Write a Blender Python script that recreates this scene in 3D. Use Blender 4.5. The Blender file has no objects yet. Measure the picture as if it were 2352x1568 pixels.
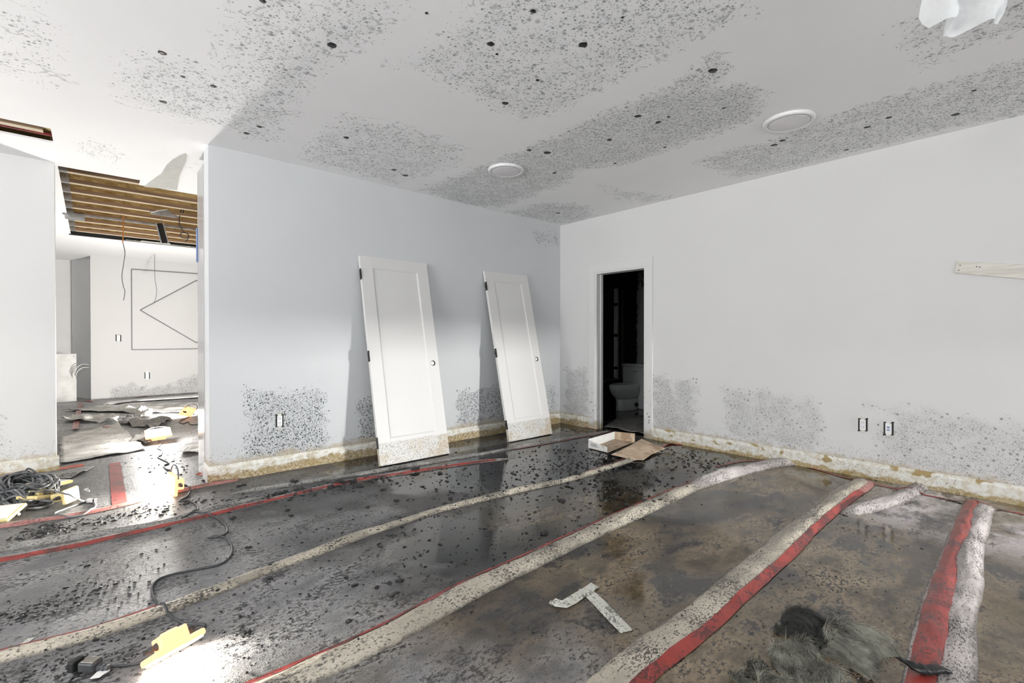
import bpy, bmesh, math, random
import numpy as np
from mathutils import Vector, noise as mnoise

# ------------------------------------------------------------------ camera, light, exposure
scene = bpy.context.scene
COL = scene.collection
F_PX, CX, CY = 1088.0, 1176.0, 784.0
CAM_H, YAW, PITCH = 1.175, math.radians(48.35), math.radians(0.40)
H = 2.735            # ceiling height
YA, XB = 4.48, 4.88  # inner faces of the two walls that meet in the corner
XA0 = 0.713          # free end of wall A
YL, XL1 = 5.85, -0.235   # left wall plane and its free end
YF = 12.0            # far wall of the next room

cam_data = bpy.data.cameras.new('camera')
cam = bpy.data.objects.new('camera', cam_data)
COL.objects.link(cam)
cam.location = (0, 0, CAM_H)
cam.rotation_euler = (math.pi / 2 - PITCH, 0, YAW - math.pi / 2)
cam_data.sensor_width = 36.0
cam_data.lens = 36.0 * F_PX / 2352.0
cam_data.clip_start = 0.05
scene.camera = cam

vs = scene.view_settings
vs.view_transform = 'Standard'
vs.look = 'None'
vs.gamma = 1.0
vs.use_curve_mapping = False
vs.exposure = 0.08
scene.cycles.use_denoising = True
scene.cycles.max_bounces = 6
scene.cycles.diffuse_bounces = 4
scene.cycles.glossy_bounces = 3
scene.cycles.use_adaptive_sampling = True
scene.cycles.adaptive_threshold = 0.1
scene.cycles.adaptive_min_samples = 16
scene.cycles.sample_clamp_indirect = 6.0
scene.cycles.caustics_reflective = True
scene.cycles.blur_glossy = 1.5
scene.cycles.caustics_refractive = False

world = bpy.data.worlds.new('overcast_sky')
scene.world = world
world.use_nodes = True
bgn = world.node_tree.nodes['Background']
bgn.inputs['Color'].default_value = (0.80, 0.88, 1.0, 1)
bgn.inputs['Strength'].default_value = 1.0
world.cycles.sampling_method = 'NONE'

def area_light(name, loc, target, sx, sy, power, color, spread=180):
    d = bpy.data.lights.new(name, 'AREA')
    d.shape = 'RECTANGLE'; d.size = sx; d.size_y = sy
    d.energy = power; d.color = color; d.spread = math.radians(spread)
    o = bpy.data.objects.new(name, d)
    COL.objects.link(o)
    o.location = loc
    o.rotation_euler = (Vector(target) - Vector(loc)).to_track_quat('-Z', 'Y').to_euler()
    return o

# fill light through unseen windows added behind the camera, tilted up at the ceiling
area_light('fill_back_opening', (-0.6, -3.14, 1.5), (-0.6, 0.2, 5.5), 4.4, 1.5, 125, (0.96, 0.985, 1.0), 150)
area_light('fill_side_opening', (-5.14, 1.6, 1.5), (-1.8, 1.6, 5.0), 4.0, 1.5, 360, (1.0, 0.99, 0.975), 150)
# low light placed from the door shadows, shaped by an unseen opening
area_light('low_band_light', (4.66, -4.3, 0.99), (2.6, 4.5, 0.60), 0.40, 0.08, 190, (1.0, 0.99, 0.97), 120)

# ------------------------------------------------------------------ pixel helpers (points on the real planes of the room)
cyw, syw = math.cos(YAW), math.sin(YAW)
FWD = Vector((cyw * math.cos(PITCH), syw * math.cos(PITCH), -math.sin(PITCH)))
RGT = Vector((syw, -cyw, 0))
UPV = RGT.cross(FWD)
CAM = Vector((0, 0, CAM_H))

def ray(px, py):
    return FWD + RGT * ((px - CX) / F_PX) + UPV * ((CY - py) / F_PX)

def hit_z(px, py, z=0.0):
    r = ray(px, py)
    return CAM + r * ((z - CAM_H) / r.z)

def hit_x(px, py, x):
    r = ray(px, py)
    return CAM + r * (x / r.x)

def hit_y(px, py, y):
    r = ray(px, py)
    return CAM + r * (y / r.y)

def FL(px, py, z=0.0): return hit_z(px, py, z)
def CE(px, py): return hit_z(px, py, H)
def WA(px, py): return hit_y(px, py, YA)
def WB(px, py): return hit_x(px, py, XB)

rng = random.Random(7)

# ------------------------------------------------------------------ material helpers
class NB:
    def __init__(self, name):
        self.m = bpy.data.materials.new(name)
        self.m.use_nodes = True
        self.t = self.m.node_tree
        self.b = self.t.nodes['Principled BSDF']
        self.co = self.t.nodes.new('ShaderNodeTexCoord').outputs['Object']
    def n(self, kind, **kw):
        nd = self.t.nodes.new(kind)
        for k, v in kw.items(): setattr(nd, k, v)
        return nd
    def put(self, sock, v):
        if hasattr(v, 'is_linked') or isinstance(v, bpy.types.NodeSocket): self.t.links.new(v, sock)
        elif isinstance(v, (tuple, list)) and len(v) == 3 and sock.type == 'RGBA': sock.default_value = (*v, 1)
        else: sock.default_value = v
    def math(self, op, a, b=0.0, c=0.0, clamp=False):
        nd = self.n('ShaderNodeMath', operation=op, use_clamp=clamp)
        self.put(nd.inputs[0], a); self.put(nd.inputs[1], b); self.put(nd.inputs[2], c)
        return nd.outputs[0]
    def smooth(self, v, lo, hi):
        nd = self.n('ShaderNodeMapRange', interpolation_type='SMOOTHSTEP')
        self.put(nd.inputs['Value'], v); self.put(nd.inputs['From Min'], lo); self.put(nd.inputs['From Max'], hi)
        return nd.outputs['Result']
    def noise(self, scale, detail=4, rough=0.6, vec=None, dist=0.0):
        nd = self.n('ShaderNodeTexNoise')
        self.put(nd.inputs['Vector'], vec or self.co)
        nd.inputs['Scale'].default_value = scale; nd.inputs['Detail'].default_value = detail
        nd.inputs['Roughness'].default_value = rough; nd.inputs['Distortion'].default_value = dist
        return nd.outputs['Fac']
    def vor(self, scale, vec=None):
        nd = self.n('ShaderNodeTexVoronoi')
        self.put(nd.inputs['Vector'], vec or self.co); nd.inputs['Scale'].default_value = scale
        return nd
    def mix(self, f, a, b):
        nd = self.n('ShaderNodeMix', data_type='RGBA')
        self.put(nd.inputs['Factor'], f); self.put(nd.inputs['A'], a) if False else None
        self.put(nd.inputs[6], a); self.put(nd.inputs[7], b)
        return nd.outputs[2]
    def scalevec(self, s, off=(0, 0, 0)):
        nd = self.n('ShaderNodeMapping')
        self.put(nd.inputs['Vector'], self.co); nd.inputs['Scale'].default_value = s; nd.inputs['Location'].default_value = off
        return nd.outputs[0]
    def attr(self, name):
        return self.n('ShaderNodeAttribute', attribute_name=name).outputs['Fac']
    def z(self):
        nd = self.n('ShaderNodeSeparateXYZ'); self.put(nd.inputs[0], self.co); return nd.outputs
    def bump(self, h, strength, dist=0.01):
        nd = self.n('ShaderNodeBump'); self.put(nd.inputs['Height'], h)
        self.put(nd.inputs['Strength'], strength); nd.inputs['Distance'].default_value = dist
        self.t.links.new(nd.outputs[0], self.b.inputs['Normal'])
    def out(self, col=None, rough=None, metal=None, spec=None):
        if col is not None: self.put(self.b.inputs['Base Color'], col)
        if rough is not None: self.put(self.b.inputs['Roughness'], rough)
        if metal is not None: self.put(self.b.inputs['Metallic'], metal)
        if spec is not None: self.put(self.b.inputs['Specular IOR Level'], spec)
        return self.m

def simple(name, col, rough=0.5, metal=0.0, var=0.12, scale=30, bump=0.0, emit=None):
    k = NB(name)
    f = k.noise(scale, 4)
    dark = tuple(c * (1 - var) for c in col); lite = tuple(min(1, c * (1 + var)) for c in col)
    c = k.mix(k.smooth(f, 0.3, 0.7), dark, lite)
    if bump: k.bump(f, bump, 0.004)
    m = k.out(c, rough, metal)
    if emit:
        k.b.inputs['Emission Color'].default_value = (*emit[0], 1); k.b.inputs['Emission Strength'].default_value = emit[1]
    return m

def mold_layers(k, dens, scales, vec=None):
    """grey colonies: round spots whose number and size follow the density attribute"""
    best = None; core = None
    for i, (sc, mx) in enumerate(scales):
        v = k.vor(sc, vec)
        sep = k.n('ShaderNodeSeparateColor'); k.put(sep.inputs[0], v.outputs['Color'])
        dd = k.math('MULTIPLY', dens, k.math('SUBTRACT', 1.0, k.math('MULTIPLY', k.smooth(dens, 0.9, 1.3), 0.55))) if i == 0 else dens
        r = k.math('MULTIPLY', k.math('SUBTRACT', dd, k.math('MULTIPLY', sep.outputs[0], 1.0)), mx * 1.6, clamp=True)
        r = k.math('MINIMUM', k.math('MULTIPLY', r, k.math('ADD', k.math('MULTIPLY', sep.outputs[2], 0.8), 0.6)), mx)
        s = k.math('SUBTRACT', 1.0, k.smooth(k.math('DIVIDE', v.outputs['Distance'], k.math('ADD', r, 0.0001)), 0.15 if i == 0 else 0.40, 1.0), clamp=True)
        s = k.math('MULTIPLY', s, k.math('GREATER_THAN', r, 0.03))
        s = k.math('MULTIPLY', s, k.math('ADD', k.math('MULTIPLY', sep.outputs[1], 0.5), 0.5))
        best = s if best is None else k.math('MAXIMUM', best, s)
    return best

def plaster(name, base, moldcol, scales, wear=0.02, stain_z=None, amount=0.85, veins=True, haze=0.2):
    k = NB(name)
    f = k.noise(1.3, 2)
    c = k.mix(k.smooth(f, 0.35, 0.7), tuple(x * (1 - wear) for x in base), base)
    d = k.attr('mold')
    dn = k.math('MULTIPLY', d, k.math('ADD', k.math('MULTIPLY', k.noise(7, 4, 0.65), 1.5), 0.2))
    m = mold_layers(k, dn, scales)
    if veins:
        rid = k.math('ABSOLUTE', k.math('SUBTRACT', k.noise(2.6, 3, 0.55, dist=0.6), 0.5))
        vein = k.math('MULTIPLY', k.math('SUBTRACT', 1.0, k.smooth(rid, 0.004, 0.013), clamp=True),
                      k.math('MULTIPLY', k.smooth(d, 0.15, 0.5), k.smooth(k.noise(40, 2), 0.4, 0.6)))
        m = k.math('MAXIMUM', m, k.math('MULTIPLY', vein, 0.5))
    m = k.math('MAXIMUM', m, k.math('MULTIPLY', k.smooth(dn, 0.35, 1.6), haze))
    c = k.mix(k.math('MULTIPLY', m, amount), c, moldcol)
    if stain_z is not None:
        z = k.z()[2]
        edge = k.math('ADD', z, k.math('MULTIPLY', k.math('SUBTRACT', k.noise(9, 5, 0.7), 0.5), 0.16))
        st = k.math('SUBTRACT', 1.0, k.smooth(edge, stain_z - 0.03, stain_z + 0.03), clamp=True)
        br = k.mix(k.noise(25, 4), (0.33, 0.25, 0.13), (0.62, 0.56, 0.45))
        c = k.mix(k.math('MULTIPLY', st, 0.75), c, br)
        sp = k.math('MULTIPLY', k.math('GREATER_THAN', k.noise(90, 3, 0.7), 0.62), k.math('SUBTRACT', 1.0, k.smooth(edge, stain_z + 0.02, stain_z + 0.16), clamp=True))
        c = k.mix(k.math('MULTIPLY', sp, 0.8), c, (0.05, 0.05, 0.045))
    return k.out(c, 0.85, spec=0.2)

WHITE = (0.80, 0.81, 0.815)
CEIL, WALL_A, WALL_B = (0.93, 0.93, 0.935), (0.63, 0.645, 0.655), (0.72, 0.72, 0.715)
M = {}
M['ceiling'] = plaster('moldy_ceiling_paint', CEIL, (0.15, 0.18, 0.178), [(20, 0.46), (46, 0.52), (85, 0.55)])
M['wall_a'] = plaster('moldy_wall_paint_dark', WALL_A, (0.014, 0.018, 0.018), [(22, 0.40), (52, 0.48), (95, 0.52)], stain_z=0.17, amount=0.97, veins=False, haze=0.07)
M['wall_b'] = plaster('moldy_wall_paint_grey', WALL_B, (0.085, 0.085, 0.085), [(24, 0.38), (60, 0.46), (110, 0.52)], stain_z=0.15, amount=0.8, veins=False)
def clean(name, base, wear=0.02):
    k = NB(name); return k.out(k.mix(k.smooth(k.noise(1.3, 2), 0.35, 0.7), tuple(x * (1 - wear) for x in base), base), 0.85, spec=0.2)
M['ceiling_clean'] = clean('ceiling_paint', CEIL); M['wall_a_clean'] = clean('wall_paint_cool', WALL_A); M['wall_b_clean'] = clean('wall_paint', WALL_B)
M['wall_f'] = plaster('moldy_far_wall_paint', WALL_B, (0.10, 0.10, 0.10), [(16, 0.3), (40, 0.46), (80, 0.52)], amount=0.85, veins=False, haze=0.3); M['wall_f_clean'] = M['wall_b_clean']
M['paint'] = simple('white_wall_paint', (0.80, 0.805, 0.81), 0.8, var=0.02, scale=3)
M['trim_paint'] = simple('white_trim_paint', (0.80, 0.80, 0.79), 0.45, var=0.03, scale=8)

def stained_trim(name, band, spot, brown=(0.27, 0.19, 0.075)):
    k = NB(name)
    z = k.z()[2]
    n1 = k.noise(7, 5, 0.7)
    edge = k.math('ADD', z, k.math('MULTIPLY', k.math('SUBTRACT', n1, 0.5), 0.14))
    st = k.math('SUBTRACT', 1.0, k.smooth(edge, band - 0.012, band + 0.012), clamp=True)
    pale = k.mix(k.smooth(k.noise(22, 4), 0.4, 0.65), (0.78, 0.78, 0.73), (0.62, 0.58, 0.47))
    br = k.mix(k.smooth(k.noise(45, 5, 0.75), 0.38, 0.62), brown, (0.55, 0.47, 0.33))
    c = k.mix(st, pale, br)
    blot = k.smooth(k.noise(5.5, 2, 0.5, vec=k.scalevec((1, 1, 1.6), (3.1, 2.2, 0))), 0.57, 0.61)
    c = k.mix(k.math('MULTIPLY', blot, spot), c, (0.36, 0.26, 0.10))
    sp = k.math('MULTIPLY', k.math('GREATER_THAN', k.noise(85, 3, 0.7), 0.62), k.smooth(k.noise(4, 3), 0.42, 0.6))
    c = k.mix(k.math('MULTIPLY', sp, 0.85), c, (0.05, 0.055, 0.05))
    k.bump(k.noise(70, 4), 0.25, 0.003)
    return k.out(c, 0.7)
M['base_a'] = stained_trim('stained_baseboard_brown', 0.075, 0.5)
M['base_b'] = stained_trim('stained_baseboard_ochre', 0.035, 0.95, (0.36, 0.26, 0.09))

def casing_mat():
    k = NB('door_casing_paint')
    z = k.z()[2]
    v = k.vor(22)
    sp = k.math('SUBTRACT', 1.0, k.smooth(v.outputs['Distance'], 0.16, 0.30), clamp=True)
    m = k.math('MULTIPLY', sp, k.math('SUBTRACT', 1.0, k.smooth(z, 0.35, 0.75), clamp=True))
    m = k.math('MULTIPLY', m, k.math('GREATER_THAN', k.noise(11, 2), 0.5))
    c = k.mix(k.math('MULTIPLY', m, 0.7), (0.73, 0.73, 0.72), (0.12, 0.12, 0.12))
    edge = k.math('ADD', z, k.math('MULTIPLY', k.math('SUBTRACT', k.noise(12, 5, 0.7), 0.5), 0.2))
    st = k.math('SUBTRACT', 1.0, k.smooth(edge, 0.04, 0.12), clamp=True)
    c = k.mix(k.math('MULTIPLY', st, 0.8), c, (0.38, 0.32, 0.2))
    return k.out(c, 0.5)
M['casing'] = casing_mat()

def floor_mat():
    k = NB('wet_moldy_floor_membrane')
    xyz = k.z(); x, y = xyz[0], xyz[1]
    stretch = k.scalevec((0.8, 1.25, 1))
    big = k.noise(1.25, 3, 0.62, vec=stretch, dist=0.4)
    mid = k.noise(4.5, 5, 0.68, vec=stretch)
    fine = k.noise(46, 4, 0.8, vec=k.scalevec((0.85, 1.2, 1)))
    grit = k.noise(120, 2, 0.8)
    # how far a place is under water: the hollows to the right stay flooded, the near left is only damp
    wetn = k.math('ADD', k.math('MULTIPLY', x, 0.22), k.math('MULTIPLY', y, -0.03))
    wet = k.smooth(k.math('ADD', wetn, k.math('MULTIPLY', k.math('SUBTRACT', k.noise(1.1, 3, vec=k.scalevec((1, 1, 1), (9, 4, 0))), 0.5), 0.9)), 0.05, 0.32)
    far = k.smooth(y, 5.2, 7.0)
    tan = k.mix(k.smooth(mid, 0.3, 0.7), (0.045, 0.035, 0.022), (0.30, 0.228, 0.145))
    deep = k.mix(k.smooth(mid, 0.3, 0.7), (0.010, 0.0095, 0.009), (0.072, 0.059, 0.038))
    tan = k.mix(k.smooth(k.math('ADD', y, k.math('MULTIPLY', k.math('SUBTRACT', big, 0.5), 2.2)), 1.3, 2.3), tan, deep)
    grey = k.mix(k.smooth(mid, 0.3, 0.7), (0.13, 0.13, 0.135), (0.42, 0.415, 0.41))  # lightened to carry lamp reflections on the damp left floor
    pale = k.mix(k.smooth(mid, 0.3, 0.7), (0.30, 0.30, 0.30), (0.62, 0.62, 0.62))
    c = k.mix(wet, grey, tan)
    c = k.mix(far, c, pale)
    # a paler, peeled membrane by the right wall
    wx = k.smooth(x, 3.3, 4.3); wy = k.math('SUBTRACT', 1.0, k.smooth(y, 0.6, 1.0), clamp=True)
    pk = k.math('MULTIPLY', k.math('MULTIPLY', wx, wy), k.smooth(k.noise(2.2, 4, 0.6), 0.40, 0.6))
    c = k.mix(k.math('MULTIPLY', pk, 0.85), c, (0.62, 0.58, 0.59))
    back = k.math('MULTIPLY', k.smooth(y, 1.9, 3.6), 0.17)
    soot = k.smooth(k.math('ADD', k.math('ADD', big, back), k.math('MULTIPLY', k.math('SUBTRACT', mid, 0.5), 0.9)), 0.47, 0.64)
    soot = k.math('MULTIPLY', soot, k.math('SUBTRACT', 1.0, k.math('MULTIPLY', far, 0.55)))
    soot = k.math('MULTIPLY', soot, k.math('ADD', 0.5, k.math('MULTIPLY', wet, 0.5)))
    c = k.mix(k.math('MULTIPLY', soot, 0.86), c, (0.020, 0.021, 0.024))
    sp = k.smooth(k.math('ADD', k.math('ADD', fine, k.math('MULTIPLY', k.math('SUBTRACT', mid, 0.5), 0.7)), k.math('MULTIPLY', wet, -0.03)), 0.505, 0.60)
    c = k.mix(k.math('MULTIPLY', sp, 0.90), c, (0.012, 0.012, 0.014))
    wsp = k.math('GREATER_THAN', k.noise(60, 3, 0.6, vec=k.scalevec((1, 1, 1), (5, 7, 0))), 0.715)
    c = k.mix(k.math('MULTIPLY', wsp, 0.6), c, (0.6, 0.6, 0.6))
    film = k.smooth(k.math('ADD', k.noise(0.9, 2, 0.5, vec=k.scalevec((1, 1, 1), (2, 8, 0))), k.math('MULTIPLY', wet, 0.45)), 0.78, 0.95)
    ro = k.math('ADD', 0.42, k.math('MULTIPLY', film, -0.385))
    ro = k.math('ADD', ro, k.math('MULTIPLY', sp, 0.02))
    k.bump(k.math('ADD', fine, k.math('MULTIPLY', grit, 0.35)), k.math('ADD', 0.7, k.math('MULTIPLY', film, -0.688)), 0.014)
    k.b.inputs['IOR'].default_value = 1.6
    return k.out(c, ro)
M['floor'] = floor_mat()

def membrane_mat(name, tone, speck=0.62, mud=0.75):
    k = NB(name)
    st = k.scalevec((0.8, 1.6, 1))
    a = k.mix(k.smooth(k.noise(3.0, 4, vec=st), 0.35, 0.65), tuple(t * 0.62 for t in tone), tone)
    s = k.math('ADD', k.noise(85, 4, 0.75, vec=st), k.math('MULTIPLY', k.math('SUBTRACT', k.noise(3.2, 4, 0.6), 0.5), 0.5))
    a = k.mix(k.math('MULTIPLY', k.smooth(s, speck - 0.06, speck + 0.03), 0.88), a, (0.02, 0.02, 0.021))
    foot = k.math('SUBTRACT', 1.0, k.smooth(k.math('ADD', k.z()[2], k.math('MULTIPLY', k.math('SUBTRACT', k.noise(20, 4, 0.7), 0.5), 0.03)), 0.0, 0.014), clamp=True)
    a = k.mix(k.math('MULTIPLY', foot, mud), a, (0.07, 0.062, 0.052))
    k.bump(k.noise(70, 3, 0.7), 0.5, 0.006)
    return k.out(a, 0.5)
M['membrane'] = membrane_mat('dirty_beige_membrane', (0.54, 0.49, 0.40), 0.57)
M['membrane_pale'] = membrane_mat('pale_pink_membrane', (0.56, 0.515, 0.495), 0.575)
M['membrane_grey'] = membrane_mat('grey_membrane', (0.36, 0.35, 0.33), 0.56)
M['sheet'] = membrane_mat('far_torn_sheet', (0.72, 0.71, 0.68), 0.60, 0.1)

def tape_mat(name, col, dirt):
    k = NB(name)
    a = k.mix(k.smooth(k.noise(9, 4), 0.3, 0.7), tuple(c * 0.72 for c in col), col)
    d = k.smooth(k.math('ADD', k.noise(6, 5, 0.7), k.math('MULTIPLY', k.math('SUBTRACT', k.noise(95, 4, 0.7), 0.5), 0.9)), 1 - dirt - 0.06, 1 - dirt + 0.06)
    a = k.mix(k.math('MULTIPLY', d, 0.8), a, (0.035, 0.03, 0.03))
    k.bump(k.noise(40, 3), 0.2, 0.003)
    return k.out(a, 0.32)
M['tape'] = tape_mat('red_seam_tape', (0.34, 0.052, 0.043), 0.45)
M['tape_bright'] = tape_mat('orange_red_seam_tape', (0.55, 0.095, 0.05), 0.36)
M['tape_pink'] = tape_mat('faded_pink_seam_tape', (0.46, 0.20, 0.18), 0.42)
M['mask_tape'] = tape_mat('white_masking_tape', (0.70, 0.70, 0.62), 0.44)
M['soot'] = simple('wet_black_mud', (0.012, 0.012, 0.013), 0.38, var=0.4, scale=60, bump=0.6)
M['black'] = simple('matte_black', (0.012, 0.012, 0.012), 0.6)
M['void'] = simple('dark_cavity', (0.02, 0.018, 0.016), 0.9)
M['rubber'] = simple('dark_grey_cord_rubber', (0.055, 0.058, 0.062), 0.42, var=0.3)
M['rubber_grey'] = simple('dusty_grey_cord_rubber', (0.17, 0.175, 0.18), 0.5, var=0.35, scale=14)
M['copper'] = simple('orange_wire_insulation', (0.55, 0.22, 0.05), 0.5)
M['wire'] = simple('grey_bare_wire', (0.20, 0.20, 0.20), 0.5)
M['galv'] = simple('galvanised_steel', (0.45, 0.46, 0.47), 0.38, 0.85, var=0.25, scale=12)
M['hinge'] = simple('blackened_hinge_metal', (0.02, 0.021, 0.024), 0.4, 0.6)
M['steel'] = simple('dull_steel', (0.35, 0.34, 0.31), 0.35, 0.9)
M['porcelain'] = simple('white_porcelain', (0.72, 0.74, 0.75), 0.12, var=0.03)
M['plastic'] = simple('white_plastic', (0.82, 0.82, 0.83), 0.35, var=0.02)
M['diffuser'] = simple('frosted_lamp_diffuser', (0.76, 0.75, 0.76), 0.4, var=0.05, scale=9)
M['yellow'] = simple('yellow_lamp_plastic', (0.78, 0.64, 0.30), 0.4, var=0.15, scale=18)
M['lampglass'] = simple('white_lamp_glass', (0.86, 0.86, 0.84), 0.3, var=0.03)
M['orange'] = simple('orange_lamp_casing', (0.85, 0.32, 0.12), 0.4, var=0.1)
M['glow'] = simple('lit_led_face', (1, 0.97, 0.9), 0.4, emit=((1.0, 0.94, 0.82), 30.0))
M['orange_lit'] = simple('glowing_orange_lamp_casing', (0.85, 0.34, 0.14), 0.4, var=0.1, emit=((1.0, 0.58, 0.30), 1.2))
M['blue'] = simple('blue_plastic', (0.20, 0.28, 0.50), 0.4)
M['shade'] = simple('far_niche_shaded_paint', (0.42, 0.42, 0.42), 0.8, var=0.1, scale=3)  # grey holds the niche's shade; no object uses it

def wood_mat(name, a, b, sc=(1, 22, 22), rough=0.6):
    k = NB(name)
    g = k.noise(2.2, 5, 0.65, vec=k.scalevec(sc))
    c = k.mix(k.smooth(g, 0.35, 0.65), a, b)
    k.bump(g, 0.2, 0.003)
    return k.out(c, rough)
M['flange'] = wood_mat('laminated_brown_flange', (0.17, 0.10, 0.06), (0.44, 0.30, 0.195), (0.5, 60, 60))
M['flange_low'] = wood_mat('lamplit_flange_underside', (0.50, 0.41, 0.29), (0.66, 0.57, 0.43), (1, 20, 20))  # paler than the flange: lamplight from below put into the colour
M['pine'] = wood_mat('pale_pine', (0.62, 0.58, 0.51), (0.78, 0.74, 0.67), (25, 1.5, 25))
M['board'] = simple('white_painted_board', (0.78, 0.78, 0.76), 0.6, var=0.1, scale=6)

def osb_mat():
    k = NB('oriented_strand_board')
    v = k.vor(1.0, k.scalevec((11, 11, 34)))
    sep = k.n('ShaderNodeSeparateColor'); k.put(sep.inputs[0], v.outputs['Color'])
    c = k.mix(sep.outputs[0], (0.46, 0.33, 0.14), (0.82, 0.66, 0.36))
    c = k.mix(k.math('MULTIPLY', k.smooth(k.noise(16, 3, 0.7), 0.58, 0.68), 0.6), c, (0.08, 0.045, 0.012))
    return k.out(c, 0.7)
M['osb'] = osb_mat()

def door_mat():
    k = NB('white_door_paint')
    z = k.z()[2]
    lin = k.math('SUBTRACT', 1.0, k.smooth(k.math('ADD', z, k.math('MULTIPLY', k.math('SUBTRACT', k.noise(14, 4), 0.5), 0.02)), 0.20, 0.215), clamp=True)
    sp = k.smooth(k.noise(95, 4, 0.75), 0.50, 0.62)
    dirty = k.mix(k.smooth(k.noise(6, 4), 0.4, 0.7), (0.66, 0.65, 0.62), (0.55, 0.47, 0.36))
    dirty = k.mix(k.math('MULTIPLY', sp, 0.8), dirty, (0.11, 0.105, 0.10))
    c = k.mix(lin, (0.70, 0.695, 0.68), dirty)
    return k.out(c, 0.42)
M['door'] = door_mat()

def cardboard():
    k = NB('damp_brown_cardboard')
    c = k.mix(k.smooth(k.noise(9, 4), 0.3, 0.7), (0.42, 0.31, 0.21), (0.60, 0.47, 0.35))
    c = k.mix(k.math('MULTIPLY', k.smooth(k.noise(5, 3), 0.58, 0.66), 0.6), c, (0.20, 0.12, 0.06))
    return k.out(c, 0.8)
M['card'] = cardboard()
M['card_white'] = simple('white_printed_cardboard', (0.74, 0.74, 0.72), 0.7, var=0.06)
M['ink'] = simple('black_ink', (0.03, 0.03, 0.03), 0.7)

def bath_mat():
    k = NB('mold_and_dark_bathroom_wall')
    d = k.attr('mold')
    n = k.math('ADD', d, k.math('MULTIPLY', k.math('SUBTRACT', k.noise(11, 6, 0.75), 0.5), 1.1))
    c = k.mix(k.smooth(n, 0.35, 0.55), (0.42, 0.43, 0.44), (0.006, 0.0075, 0.006))  # black covers mold and the unlit room; grey holds doorway light
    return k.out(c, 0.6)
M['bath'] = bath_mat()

def wool_mat():
    k = NB('sodden_mineral_wool')
    z = k.z()[2]
    n = k.noise(6, 5, 0.65, vec=k.scalevec((1, 1, 2)))
    d = k.attr('mold')
    c = k.mix(k.smooth(n, 0.3, 0.7), (0.15, 0.147, 0.12), (0.46, 0.45, 0.37))
    c = k.mix(k.math('MULTIPLY', k.smooth(k.math('ADD', d, k.math('MULTIPLY', k.math('SUBTRACT', k.noise(16, 5, 0.7), 0.5), 0.8)), 0.35, 0.75), 0.93), c, (0.018, 0.019, 0.02))
    k.bump(k.noise(60, 6, 0.75, vec=k.scalevec((1, 2.5, 1))), 0.7, 0.01)
    return k.out(c, 0.65)
M['wool'] = wool_mat()

def film_mat():
    k = NB('milky_plastic_film')
    k.b.inputs['Alpha'].default_value = 0.55
    k.b.inputs['Transmission Weight'].default_value = 0.15
    return k.out(k.mix(k.noise(9, 3), (0.72, 0.75, 0.76), (0.85, 0.86, 0.87)), 0.35)
M['film'] = film_mat()

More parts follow.
